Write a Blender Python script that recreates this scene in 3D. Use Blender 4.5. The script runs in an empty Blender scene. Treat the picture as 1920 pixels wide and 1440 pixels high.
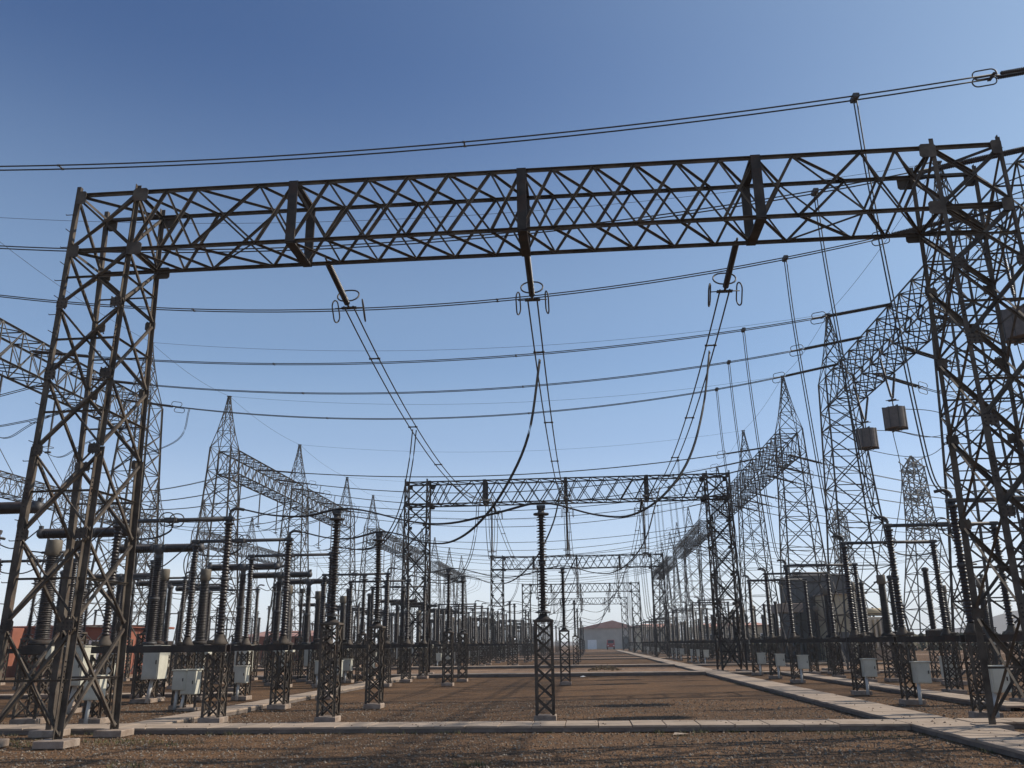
import bpy, math, random
from mathutils import Vector, Matrix
random.seed(7)
SC = bpy.context.scene
COL = SC.collection
V = Vector
# ------------------------------------------------------------------ camera
PITCH, YAW, ROLL = 0.29354, 0.0816, -0.01314
CAMLOC = V((0, 0, 1.6))
cp, sp, cy, sy = math.cos(PITCH), math.sin(PITCH), math.cos(YAW), math.sin(YAW)
fwd = V((-sy*cp, cy*cp, sp)); r0 = V((cy, sy, 0)); u0 = r0.cross(fwd)
rgt = r0*math.cos(ROLL)+u0*math.sin(ROLL); upv = u0*math.cos(ROLL)-r0*math.sin(ROLL)
cam = bpy.data.cameras.new('camera'); cam.sensor_width = 36; cam.lens = 36*1616/1920
cam.clip_start = 0.1; cam.clip_end = 8000
co = bpy.data.objects.new('camera', cam); COL.objects.link(co)
M = Matrix((rgt, upv, -fwd)).transposed().to_4x4(); M.translation = CAMLOC
co.matrix_world = M; SC.camera = co
# ------------------------------------------------------------------ sky and sun
SUN_EL, SUN_AZ = math.radians(39.5), math.radians(15)     # azimuth from +x towards +y
sdir = V((math.cos(SUN_EL)*math.cos(SUN_AZ), math.cos(SUN_EL)*math.sin(SUN_AZ), math.sin(SUN_EL)))
w = bpy.data.worlds.new('World'); SC.world = w; w.use_nodes = True
nt = w.node_tree; bg = nt.nodes['Background']
sky = nt.nodes.new('ShaderNodeTexSky'); sky.sky_type = 'NISHITA'; sky.sun_disc = False
sky.sun_elevation = SUN_EL; sky.sun_rotation = math.radians(90)-SUN_AZ
sky.altitude = 400; sky.air_density = 0.7; sky.dust_density = 0.5; sky.ozone_density = 6.5
# pale dust near the horizon and a soft aureole round the sun, mixed over the clear sky
tc = nt.nodes.new('ShaderNodeTexCoord')
def dotn(v):
    d = nt.nodes.new('ShaderNodeVectorMath'); d.operation = 'DOT_PRODUCT'; d.inputs[1].default_value = v
    nt.links.new(tc.outputs['Generated'], d.inputs[0]); return d
rz_ = nt.nodes.new('ShaderNodeValToRGB'); el_ = rz_.color_ramp; el_.interpolation = 'EASE'
for pos, val in ((.05, .74), (.13, .45), (.235, .29), (.334, .20), (.62, .0)):
    e_ = el_.elements.new(pos); e_.color = (val, val, val, 1)
el_.elements[0].color = (.95, .95, .95, 1); el_.elements[-1].color = (0, 0, 0, 1)
nt.links.new(dotn((0, 0, 1)).outputs['Value'], rz_.inputs[0])
pw = nt.nodes.new('ShaderNodeMath'); pw.operation = 'POWER'; pw.inputs[1].default_value = 3.5; pw.use_clamp = True
mxx = nt.nodes.new('ShaderNodeMath'); mxx.operation = 'MAXIMUM'; mxx.inputs[1].default_value = 0
nt.links.new(dotn(sdir).outputs['Value'], mxx.inputs[0]); nt.links.new(mxx.outputs[0], pw.inputs[0])
ml = nt.nodes.new('ShaderNodeMath'); ml.operation = 'MULTIPLY_ADD'; ml.inputs[1].default_value = .55; ml.use_clamp = True
nt.links.new(pw.outputs[0], ml.inputs[0]); nt.links.new(rz_.outputs[0], ml.inputs[2])
mixs = nt.nodes.new('ShaderNodeMixRGB'); 
hc = nt.nodes.new('ShaderNodeValToRGB'); hc.color_ramp.elements[0].position = .04; hc.color_ramp.elements[1].position = .3
hc.color_ramp.elements[0].color = (.96, .985, 1, 1); hc.color_ramp.elements[1].color = (.66, .88, 1, 1)
nt.links.new(dotn((0, 0, 1)).outputs['Value'], hc.inputs[0])
hm = nt.nodes.new('ShaderNodeVectorMath'); hm.operation = 'SCALE'; hm.inputs['Scale'].default_value = 6.9
nt.links.new(hc.outputs[0], hm.inputs[0]); nt.links.new(hm.outputs[0], mixs.inputs[2])
nt.links.new(ml.outputs[0], mixs.inputs[0]); nt.links.new(sky.outputs[0], mixs.inputs[1])
nt.links.new(mixs.outputs[0], bg.inputs[0]); bg.inputs[1].default_value = 0.145
sl = bpy.data.lights.new('sun', 'SUN'); sl.energy = 5.0; sl.angle = math.radians(0.5); sl.color = (1, .91, .78)
so = bpy.data.objects.new('sun', sl); COL.objects.link(so)
so.rotation_euler = sdir.to_track_quat('Z', 'Y').to_euler(); so.location = (30, 10, 40)
SC.view_settings.view_transform = 'Standard'; SC.view_settings.look = 'None'
SC.view_settings.exposure = 0.0; SC.view_settings.gamma = 1
SC.render.engine = 'CYCLES'
# ------------------------------------------------------------------ materials
MATS = {}
def mat(name, col, col2=None, rough=.7, metal=0., scale=3., bump=0., bscale=40., spec=.4):
    m = bpy.data.materials.new(name); m.use_nodes = True; n = m.node_tree; b = n.nodes['Principled BSDF']
    b.inputs['Roughness'].default_value = rough; b.inputs['Metallic'].default_value = metal
    b.inputs['Specular IOR Level'].default_value = spec
    geo = n.nodes.new('ShaderNodeNewGeometry')
    if col2:
        nz = n.nodes.new('ShaderNodeTexNoise'); nz.inputs['Scale'].default_value = scale; nz.inputs['Detail'].default_value = 6
        nz.inputs['Roughness'].default_value = .65
        n.links.new(geo.outputs['Position'], nz.inputs['Vector'])
        rp = n.nodes.new('ShaderNodeValToRGB'); e = rp.color_ramp.elements
        e[0].position = .34; e[1].position = .66; e[0].color = (*col, 1); e[1].color = (*col2, 1)
        n.links.new(nz.outputs['Fac'], rp.inputs[0]); n.links.new(rp.outputs[0], b.inputs['Base Color'])
    else:
        b.inputs['Base Color'].default_value = (*col, 1)
    if bump:
        nb = n.nodes.new('ShaderNodeTexNoise'); nb.inputs['Scale'].default_value = bscale; nb.inputs['Detail'].default_value = 4
        n.links.new(geo.outputs['Position'], nb.inputs['Vector'])
        bp = n.nodes.new('ShaderNodeBump'); bp.inputs['Strength'].default_value = bump; bp.inputs['Distance'].default_value = .02
        n.links.new(nb.outputs['Fac'], bp.inputs['Height']); n.links.new(bp.outputs[0], b.inputs['Normal'])
    MATS[name] = m
    return m
STEEL = mat('weathered_steel', (.042, .032, .025), (.122, .099, .077), .75, 0, 2.2, spec=.25)
STEELD = mat('dark_weathered_steel', (.024, .02, .018), (.058, .047, .04), .7, 0, 2.5, spec=.25)
def rusty(m, rust, scale, lo=.6, hi=.75):
    n = m.node_tree; b = n.nodes['Principled BSDF']; src = b.inputs['Base Color'].links[0].from_socket
    g_ = n.nodes.new('ShaderNodeNewGeometry'); z = n.nodes.new('ShaderNodeTexNoise'); z.inputs['Scale'].default_value = scale; z.inputs['Detail'].default_value = 8; z.inputs['Roughness'].default_value = .7
    n.links.new(g_.outputs['Position'], z.inputs['Vector'])
    r = n.nodes.new('ShaderNodeMapRange'); r.inputs[1].default_value = lo; r.inputs[2].default_value = hi; n.links.new(z.outputs['Fac'], r.inputs[0])
    x = n.nodes.new('ShaderNodeMixRGB'); x.inputs[2].default_value = (*rust, 1); n.links.new(r.outputs[0], x.inputs[0]); n.links.new(src, x.inputs[1]); n.links.new(x.outputs[0], b.inputs['Base Color'])
rusty(STEEL, (.105, .055, .034), 3.5, .56, .8); rusty(STEELD, (.06, .032, .022), 3.0, .52, .7)
STEELG = mat('galvanised_steel', (.046, .04, .036), (.11, .097, .084), .7, 0, 1.5, spec=.25)
rusty(STEELG, (.09, .052, .034), 2.0, .58, .8)
PORC = mat('brown_porcelain', (.018, .011, .009), (.036, .024, .02), .42, 0, 5., spec=.5)
PORCG = mat('grey_brown_porcelain', (.026, .019, .016), (.048, .036, .03), .5, 0, 4., spec=.5)
ALU = mat('oxidised_aluminium', (.045, .042, .042), (.09, .083, .08), .55, .2, 6.)
WIRE = mat('conductor_aluminium', (.03, .029, .03), (.05, .048, .048), .6, .1, 8.)
CAP = mat('cream_cap_paint', (.11, .09, .07), (.17, .145, .11), .65, 0, 6.)
CAB = mat('cream_cabinet_paint', (.46, .44, .36), (.56, .54, .45), .5, 0, 3.)
PIPE = mat('white_pipe', (.5, .49, .46), (.6, .59, .56), .5, 0, 4.)
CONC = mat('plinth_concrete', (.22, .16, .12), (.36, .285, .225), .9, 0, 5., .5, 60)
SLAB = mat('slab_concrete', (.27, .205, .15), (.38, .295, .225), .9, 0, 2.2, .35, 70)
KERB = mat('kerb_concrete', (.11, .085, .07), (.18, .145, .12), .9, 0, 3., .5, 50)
TRAPM = mat('line_trap_winding', (.10, .085, .078), (.15, .125, .11), .7, 0, 5.)
RED = mat('terracotta_render', (.21, .072, .045), (.28, .10, .06), .85, 0, 1.2, .2, 30)
ROOF = mat('red_roof', (.42, .22, .17), (.5, .28, .22), .8, 0, 1.)
GREYW = mat('grey_render', (.38, .34, .29), (.46, .42, .36), .85, 0, .6)
DGREY = mat('dark_grey_sheeting', (.085, .083, .08), (.115, .112, .108), .7, 0, .7)
CREAM = mat('cream_render', (.40, .33, .22), (.5, .42, .29), .85, 0, .8)
WHITE = mat('white_paint', (.75, .74, .7), (.82, .81, .78), .6, 0, 2.)
GLASS = mat('dark_glass', (.02, .022, .025), None, .15)
RUBBER = mat('rubber', (.02, .02, .02), None, .8)
REDP = mat('red_paint', (.30, .04, .035), (.36, .055, .05), .4, 0, 2.)
GRASSM = mat('grass', (.06, .075, .025), (.11, .105, .04), .8, 0, 2.)
WEED = mat('dry_weed', (.11, .08, .045), (.17, .125, .07), .9, 0, 9.)
HILLM = mat('hill_earth', (.16, .13, .115), (.2, .17, .15), .95, 0, .02)
SCRUB = mat('scrub', (.05, .05, .025), (.10, .08, .05), .9, 0, .6)
def ground_mat(name, a, b, c):
    m = bpy.data.materials.new(name); m.use_nodes = True; n = m.node_tree; bs = n.nodes['Principled BSDF']
    bs.inputs['Roughness'].default_value = .95; bs.inputs['Specular IOR Level'].default_value = .15
    geo = n.nodes.new('ShaderNodeNewGeometry'); L = n.links.new
    def noise(s, d=6, r=.6):
        z = n.nodes.new('ShaderNodeTexNoise'); z.inputs['Scale'].default_value = s; z.inputs['Detail'].default_value = d
        z.inputs['Roughness'].default_value = r; L(geo.outputs['Position'], z.inputs['Vector']); return z
    n1 = noise(.22, 8, .65); n2 = noise(1.7, 6, .7)
    vo = n.nodes.new('ShaderNodeTexVoronoi'); vo.inputs['Scale'].default_value = 26; L(geo.outputs['Position'], vo.inputs['Vector'])
    r1 = n.nodes.new('ShaderNodeValToRGB'); e = r1.color_ramp.elements
    e[0].position = .42; e[1].position = .6; e[0].color = (*a, 1); e[1].color = (*b, 1)
    L(n1.outputs['Fac'], r1.inputs[0])
    mx = n.nodes.new('ShaderNodeMixRGB'); mx.blend_type = 'MIX'; mx.inputs[2].default_value = (*c, 1)
    r2 = n.nodes.new('ShaderNodeValToRGB'); r2.color_ramp.elements[0].position = .5; r2.color_ramp.elements[1].position = .72
    L(n2.outputs['Fac'], r2.inputs[0]); L(r2.outputs[0], mx.inputs[0]); L(r1.outputs[0], mx.inputs[1])
    # stone to stone variation
    sep = n.nodes.new('ShaderNodeSeparateColor'); L(vo.outputs['Color'], sep.inputs[0])
    mr = n.nodes.new('ShaderNodeMapRange'); mr.inputs[3].default_value = .55; mr.inputs[4].default_value = 1.5; L(sep.outputs[0], mr.inputs[0])
    mu = n.nodes.new('ShaderNodeMixRGB'); mu.blend_type = 'MULTIPLY'; mu.inputs[0].default_value = 1
    L(mx.outputs[0], mu.inputs[1]); L(mr.outputs[0], mu.inputs[2]); L(mu.outputs[0], bs.inputs['Base Color'])
    bp = n.nodes.new('ShaderNodeBump'); bp.inputs['Strength'].default_value = .9; bp.inputs['Distance'].default_value = .03; bp.invert = True
    L(vo.outputs['Distance'], bp.inputs['Height']); L(bp.outputs[0], bs.inputs['Normal'])
    MATS[name] = m; return m
GRAVEL = ground_mat('gravel', (.098, .056, .030), (.150, .083, .042), (.080, .056, .036))
EARTH = ground_mat('compacted_earth', (.22, .14, .09), (.27, .175, .115), (.19, .125, .085))
# ------------------------------------------------------------------ mesh helpers
class MB:
    def __init__(s): s.v = []; s.f = []; s.m = []; s.mats = []; s.sm = []
    def mi(s, m):
        if m not in s.mats: s.mats.append(m)
        return s.mats.index(m)
    def add(s, vs, fs, m, smooth=False):
        o = len(s.v); s.v += [tuple(p) for p in vs]; k = s.mi(m)
        for f in fs: s.f.append(tuple(i+o for i in f)); s.m.append(k); s.sm.append(smooth)
        return s
    def join(s, o, off=(0, 0, 0)):
        b = len(s.v); s.v += [(p[0]+off[0], p[1]+off[1], p[2]+off[2]) for p in o.v]
        mp = [s.mi(m) for m in o.mats]
        for f, k, q in zip(o.f, o.m, o.sm): s.f.append(tuple(i+b for i in f)); s.m.append(mp[k]); s.sm.append(q)
        return s
    def box(s, c, d, m, ch=0.):
        x, y, z = c; a, b, h = d[0]/2, d[1]/2, d[2]/2
        if ch:
            vs = []
            for k, (e, zz) in enumerate(((ch, -h), (0, -h+ch), (0, h-ch), (ch, h))):
                for sx, sy_ in ((-1, -1), (1, -1), (1, 1), (-1, 1)): vs.append((x+sx*(a-e), y+sy_*(b-e), z+zz))
            fs = [(3, 2, 1, 0), (12, 13, 14, 15)]
            for k in range(3):
                for i in range(4): j = (i+1) % 4; fs.append((k*4+i, k*4+j, k*4+4+j, k*4+4+i))
            return s.add(vs, fs, m)
        vs = [(x+i*a, y+j*b, z+k*h) for k in (-1, 1) for i, j in ((-1, -1), (1, -1), (1, 1), (-1, 1))]
        return s.add(vs, [(3, 2, 1, 0), (4, 5, 6, 7), (0, 1, 5, 4), (1, 2, 6, 5), (2, 3, 7, 6), (3, 0, 4, 7)], m)
    def frame(s, a, b, ref=None):
        a, b = V(a), V(b); d = (b-a).normalized()
        r = V(ref) if ref else (V((0, 0, 1)) if abs(d.z) < .9 else V((1, 0, 0)))
        u = d.cross(r)
        if u.length < 1e-4: u = d.cross(V((0, 1, 0.3)))
        u.normalize(); v = d.cross(u).normalized()
        return a, b, d, u, v
    def ang(s, a, b, wd, m, ref=None, flip=False):        # steel angle section
        a, b, d, u, v = s.frame(a, b, ref); t = wd*.14; h = wd/2
        if flip: u = -u
        P = [(-h, -h), (h, -h), (h, -h+t), (-h+t, -h+t), (-h+t, h), (-h, h)]
        vs = [a+u*p+v*q for p, q in P]+[b+u*p+v*q for p, q in P]
        fs = [(i, (i+1) % 6, 6+(i+1) % 6, 6+i) for i in range(6)]+[(0, 3, 2, 1), (0, 5, 4, 3), (6, 7, 8, 9), (6, 9, 10, 11)]
        return s.add(vs, fs, m)
    def bar(s, a, b, wd, m, ref=None, ht=None):
        a, b, d, u, v = s.frame(a, b, ref); h = wd/2; g = (ht or wd)/2
        P = [(-h, -g), (h, -g), (h, g), (-h, g)]
        vs = [a+u*p+v*q for p, q in P]+[b+u*p+v*q for p, q in P]
        return s.add(vs, [(0, 1, 5, 4), (1, 2, 6, 5), (2, 3, 7, 6), (3, 0, 4, 7), (3, 2, 1, 0), (4, 5, 6, 7)], m)
    def tube(s, pts, r, m, n=6, closed=False):
        pts = [V(p) for p in pts]; k = len(pts); vs = []; fs = []
        for i, p in enumerate(pts):
            if closed: d = pts[(i+1) % k]-pts[i-1]
            else: d = pts[min(i+1, k-1)]-pts[max(i-1, 0)]
            d.normalize(); ref = V((0, 0, 1)) if abs(d.z) < .95 else V((1, 0, 0))
            if closed: ref = None
            if ref is None:
                c = sum(pts, V())/k; nn = (pts[0]-c).cross(pts[k//4]-c).normalized(); u = nn
            else: u = d.cross(ref).normalized()
            v = d.cross(u).normalized()
            for j in range(n): t = 2*math.pi*j/n; vs.append(p+u*(r*math.cos(t))+v*(r*math.sin(t)))
        for i in range(k if closed else k-1):
            for j in range(n):
                a = i*n+j; b = i*n+(j+1) % n; c = ((i+1) % k)*n+(j+1) % n; d = ((i+1) % k)*n+j; fs.append((a, b, c, d))
        if not closed: fs += [tuple(range(n))[::-1], tuple(range((k-1)*n, k*n))]
        return s.add(vs, fs, m, True)
    def lathe(s, prof, m, n=14, base=(0, 0, 0), axis=(0, 0, 1), smooth=True):
        ax = V(axis).normalized(); a, b, d, u, v = s.frame((0, 0, 0), ax); base = V(base); vs = []; fs = []
        for r, h in prof:
            for j in range(n): t = 2*math.pi*j/n; vs.append(base+ax*h+u*(r*math.cos(t))+v*(r*math.sin(t)))
        k = len(prof)
        for i in range(k-1):
            for j in range(n): fs.append((i*n+j, (i+1)*n+j, (i+1)*n+(j+1) % n, i*n+(j+1) % n))
        fs += [tuple(range(n)), tuple(range((k-1)*n, k*n))[::-1]]
        return s.add(vs, fs, m, smooth)
    def mesh(s, name):
        me = bpy.data.meshes.new(name); me.from_pydata(s.v, [], s.f)
        for m in s.mats: me.materials.append(m)
        me.polygons.foreach_set('material_index', s.m); me.polygons.foreach_set('use_smooth', s.sm)
        me.update(); return me
def sheds(L, core, shed, pitch, small=None):
    """profile of a shedded insulator of length L"""
    n = max(2, int(L/pitch)); p = L/n; pr = [(core, 0)]
    for i in range(n):
        r = shed if (i % 2 == 0 or small is None) else small; z = i*p
        pr += [(core, z+p*.25), (r, z+p*.34), (r, z+p*.42), (core*1.05, z+p*.78)]
    return pr+[(core, L)]
def sag(a, b, s_, n=16):
    a, b = V(a), V(b); return [a.lerp(b, i/n)-V((0, 0, 4*s_*(i/n)*(1-i/n))) for i in range(n+1)]
def bez(pts, n=10):
    """Catmull-Rom through the points"""
    pts = [V(p) for p in pts]; P = [2*pts[0]-pts[1]]+pts+[2*pts[-1]-pts[-2]]; out = []
    for i in range(1, len(P)-2):
        p0, p1, p2, p3 = P[i-1:i+3]
        for k in range(n):
            t = k/n; out.append(.5*((2*p1)+(p2-p0)*t+(2*p0-5*p1+4*p2-p3)*t*t+(3*p1-p0-3*p2+p3)*t**3))
    return out+[pts[-1]]
# ------------------------------------------------------------------ object helpers
LABELS = {}
def tag(o, label, cat, group=None):
    if label in LABELS: print('DUPLICATE LABEL', label)
    LABELS[label] = 1
    o['label'] = label; o['category'] = cat
    if group: o['group'] = group
    return o
def link(name, data, parent=None, loc=None):
    o = bpy.data.objects.new(name, data); COL.objects.link(o)
    if loc is not None: o.location = loc
    if parent: o.parent = parent
    return o
def obj(name, mb, parent=None, loc=None, stuff=False):
    o = link(name, mb.mesh(name), parent, loc)
    if stuff: o['kind'] = 'stuff'
    return o
def struct(name, mb):
    o = obj(name, mb); o['kind'] = 'structure'; return o
class Proto:
    """a thing built once: parts, sub-parts and a joined version for tiny far copies"""
    def __init__(s, name): s.name = name; s.parts = []; s.whole = MB()
    def part(s, name, mb, parent=None, stuff=False, at=(0, 0, 0)):
        me = mb if isinstance(mb, tuple) else (mb, mb.mesh(name))
        s.parts.append((name, me[1], parent, stuff, at)); s.whole.join(me[0], at); return len(s.parts)-1
    def place(s, loc, label, cat, group=None, parts=True, rz=0.):
        if not parts:
            if not hasattr(s, 'wm'): s.wm = s.whole.mesh(s.name)
            o = link(s.name, s.wm, None, loc)
        else:
            o = link(s.name, None, None, loc); made = []
            o.empty_display_size = .2
            for name, me, par, st, at in s.parts:
                p = link(name, me, made[par] if par is not None else o, at if any(at) else None)
                if st: p['kind'] = 'stuff'
                made.append(p)
        if rz: o.rotation_euler.z = rz
        return tag(o, label, cat, group)
ORD = ['first', 'second', 'third', 'fourth', 'fifth', 'sixth', 'seventh', 'eighth', 'ninth', 'tenth', 'eleventh', 'twelfth', 'thirteenth', 'fourteenth',
       'fifteenth', 'sixteenth', 'seventeenth', 'eighteenth', 'nineteenth', 'twentieth', 'twenty-first', 'twenty-second', 'twenty-third', 'twenty-fourth',
       'twenty-fifth', 'twenty-sixth', 'twenty-seventh', 'twenty-eighth', 'twenty-ninth', 'thirtieth']
# ================================================================== THE SETTING
g = MB(); R = 1700
from mathutils import noise as mno
gx0, gx1, gy0, gy1, st_ = -24, 24, -6, 50, .4
nx, ny = int((gx1-gx0)/st_), int((gy1-gy0)/st_)
def relief(x, y):
    e = min(1, (x-gx0)/3, (gx1-x)/3, (y-gy0)/3, (gy1-y)/3)
    return e*(-.012+.016*mno.noise(V((x*.35, y*.35, 0)))+.010*mno.noise(V((x*1.3, y*1.3, 4))))
g.add([(gx0+i*st_, gy0+j*st_, relief(gx0+i*st_, gy0+j*st_)) for j in range(ny+1) for i in range(nx+1)],
      [(j*(nx+1)+i, j*(nx+1)+i+1, (j+1)*(nx+1)+i+1, (j+1)*(nx+1)+i) for j in range(ny) for i in range(nx)], GRAVEL, True)
for x0, x1, y0, y1 in ((-R, R, -60, gy0), (-R, gx0, gy0, gy1), (gx1, R, gy0, gy1), (-R, R, gy1, R)):
    g.add([(x0, y0, 0), (x1, y0, 0), (x1, y1, 0), (x0, y1, 0)], [(0, 1, 2, 3)], GRAVEL)
struct('ground', g)
BAYS = [20, 37, 66.5, 83.5, 113, 130, 159.5, 176.5]
PH = 4.3
PORTALS = [16.2, 50.5, 97, 143.5, 190]
def road(name, y0, y1, x0=-60, x1=60):
    m = MB(); m.add([(x0, y0, .006), (x1, y0, .006), (x1, y1, .006), (x0, y1, .006)], [(0, 1, 2, 3)], EARTH); return struct(name, m)
for i, (a, b) in enumerate(((53.2, 60.5), (99.5, 107), (146, 153.5), (193, 200))): road('service_road', a, b)
# cable-trench walkways: kerb walls with concrete slabs, each slab a piece
slab_cache = {}
def slab_mesh(dx, dy, k):
    key = (round(dx, 3), round(dy, 3), k)
    if key not in slab_cache:
        m = MB(); m.box((0, 0, 0), (dx, dy, .045), SLAB, .006); slab_cache[key] = m.mesh('slab')
    return slab_cache[key]
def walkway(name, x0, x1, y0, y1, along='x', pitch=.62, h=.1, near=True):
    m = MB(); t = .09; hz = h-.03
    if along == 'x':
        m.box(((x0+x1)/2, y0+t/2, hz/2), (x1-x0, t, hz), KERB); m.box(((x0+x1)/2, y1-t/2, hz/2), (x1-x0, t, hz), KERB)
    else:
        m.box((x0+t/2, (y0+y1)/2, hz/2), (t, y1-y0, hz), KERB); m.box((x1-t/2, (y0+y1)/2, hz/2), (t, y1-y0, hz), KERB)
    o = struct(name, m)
    L = (x1-x0) if along == 'x' else (y1-y0)
    p = pitch if near else pitch*3
    n = int(L/p); p = L/n
    for i in range(n):
        c = (i+.5)*p; jit = random.uniform(-.006, .006)
        if along == 'x': me = slab_mesh(p-.016, y1-y0, 0); loc = (x0+c, (y0+y1)/2+jit, h-.0075+random.uniform(-.004, .004))
        else: me = slab_mesh(x1-x0, p-.016, 0); loc = ((x0+x1)/2+jit, y0+c, h-.0075+random.uniform(-.004, .004))
        s_ = link('slab', me, o, loc); s_.rotation_euler.z = random.uniform(-.006, .006)
    return o
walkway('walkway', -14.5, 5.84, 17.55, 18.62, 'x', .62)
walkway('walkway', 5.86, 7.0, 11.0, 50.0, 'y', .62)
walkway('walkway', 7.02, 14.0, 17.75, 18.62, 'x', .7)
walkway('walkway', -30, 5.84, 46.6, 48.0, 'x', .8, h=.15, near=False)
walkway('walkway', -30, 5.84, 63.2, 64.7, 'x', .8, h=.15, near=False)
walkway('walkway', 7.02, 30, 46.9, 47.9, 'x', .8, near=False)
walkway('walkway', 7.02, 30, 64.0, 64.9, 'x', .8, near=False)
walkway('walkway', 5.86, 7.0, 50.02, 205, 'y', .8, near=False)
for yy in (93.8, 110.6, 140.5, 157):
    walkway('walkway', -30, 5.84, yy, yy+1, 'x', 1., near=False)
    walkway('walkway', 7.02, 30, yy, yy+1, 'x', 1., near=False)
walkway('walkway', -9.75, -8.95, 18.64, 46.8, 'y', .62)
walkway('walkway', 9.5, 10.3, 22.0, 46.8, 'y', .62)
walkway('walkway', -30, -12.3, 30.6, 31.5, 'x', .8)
# ================================================================== FRONT PORTAL, every member its own piece
def portal_members(Y):
    """lists of (kind, a, b, width, ref) in coordinates relative to the portal's base centre (-1.05, Y)"""
    out = []
    ztop = 10.9
    yf = lambda z: -.93+.35*z/10.9
    yb = lambda z: .95-.43*z/10.9
    zs = [.13, 2.05, 3.68, 5.3, 6.83, 8.35, 9.58, 10.88]
    for sx, (xa, xb) in ((-1, (-9.45, -8.15)), (1, (8.15, 9.45))):
        P = lambda x, f, z: V((x, yf(z) if f else yb(z), z))
        for x in (xa, xb):
            for f in (1, 0):
                out.append(('leg', P(x, f, .11), P(x, f, 5.35), .12, (1 if x == xa else -1, 0, 0))); out.append(('leg', P(x, f, 5.36), P(x, f, 11.08), .085, (1 if x == xa else -1, 0, 0)))
        F = [((xa, 1), (xb, 1)), ((xb, 1), (xb, 0)), ((xb, 0), (xa, 0)), ((xa, 0), (xa, 1))]
        for i in range(7):
            z0, z1 = zs[i], zs[i+1]; zm = (z0+z1)/2
            for k, (p, q) in enumerate(F):
                a0, a1, b0, b1 = P(*p, z0+.06), P(*p, z1-.06), P(*q, z0+.06), P(*q, z1-.06)
                n = {0: (0, 1, 0), 1: (1, 0, 0), 2: (0, 1, 0), 3: (1, 0, 0)}[k]
                out.append(('brace', a0, b1, .08 if k in (0, 2) else .05, n)); out.append(('brace', b0, a1, .045, n))
                if i != 6 and k in (0, 1, 2): out.append(('strut', P(*p, zm), P(*q, zm), .038, (0, 0, 1)))
            if i in (5, 6):
                for k, (p, q) in enumerate(F): out.append(('strut', P(*p, z1), P(*q, z1), .06, (0, 0, 1)))
                out.append(('brace', P(xa, 1, z1), P(xb, 0, z1), .05, (0, 0, 1))); out.append(('brace', P(xb, 1, z1-.02), P(xa, 0, z1-.02), .06, (0, 0, 1)))
        for z in zs[1:]:
            for x in (xa, xb):
                for f in (1, 0):
                    if z > 9: continue
                    c = P(x, f, z); big = .27 if z > 9 and abs(x) < 9 else .17
                    dx = (.08 if x == xa else -.08)
                    out.append(('gusset_plate', c+V((dx, -.075 if f else .075, -big*.62)), c+V((dx, -.075 if f else .075, big*.5)), big+.06, 'xz'))
        for x in (xa, xb):
            for f in (1, 0):
                c = P(x, f, 0); out.append(('plinth', c, c, .55, None))
    # beam
    T = [-8.15, -7.5, -6.84, -5.48, -4.0, -3.17, -2.33, -1.49, -.61, .65, 1.49, 2.31, 3.16, 4.0, 5.45, 6.78, 7.44, 8.15]
    Mx = [(T[i]+T[i+1])/2 for i in range(len(T)-1)]
    f_, b_, zt, zb = -.6, .53, 10.88, 9.56
    for y, z in ((f_, zt), (b_, zt), (f_, zb), (b_, zb)):
        out.append(('chord', V((-9.45, y, z)), V((9.45, y, z)), .068, (0, 0, 1)))
    Tn = [-8.15, -7.5, -6.84, -5.48, -4.74, -4.0, -3.17, -2.33, -1.49, -.61, .02, .65, 1.49, 2.31, 3.16, 4.0, 4.72, 5.45, 6.78, 7.44, 8.15]
    for x0, x1 in zip(Tn, Tn[1:]):
        for y, w1, w2 in ((f_, .058, .042), (b_, .05, .04)):
            out.append(('brace', V((x1, y, zt)), V((x0, y, zb)), w1, (0, 1, 0))); out.append(('brace', V((x0, y+.02, zt)), V((x1, y+.02, zb)), w2, (0, 1, 0)))
        out.append(('brace', V((x0, f_, zt+.01)), V((x1, b_, zt+.01)), .045, (0, 0, 1)))
        out.append(('brace', V((x0, f_, zb-.01)), V((x1, b_, zb-.01)), .045, (0, 0, 1)))
        if x1-x0 > 1: out.append(('brace', V((x1, f_, zb)), V((x0, b_, zb)), .04, (0, 0, 1)))
    for x in (-4.74, .02, 4.72):
        q = [V((x, f_-.03, zt+.03)), V((x, f_-.03, zb-.03)), V((x, b_+.03, zb-.03)), V((x, b_+.03, zt+.03))]
        for k in range(4): out.append(('attachment_frame', q[k], q[(k+1) % 4], .19, (1, 0, 0)))
    for x in (-9.45, -8.15, 8.15, 9.45):
        for y, z in ((b_, zt), (b_, zb), (f_, zb), (f_, zt)):
            out.append(('gusset_plate', V((x+(.12 if x < 0 else -.12), y+(.07 if y > 0 else -.07), z-(.24 if z > 10 else .15))), V((x+(.12 if x < 0 else -.12), y+(.07 if y > 0 else -.07), z+(.055 if z > 10 else .12))), .32 if abs(x) < 9 else .2, 'xz'))
    return out
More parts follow.
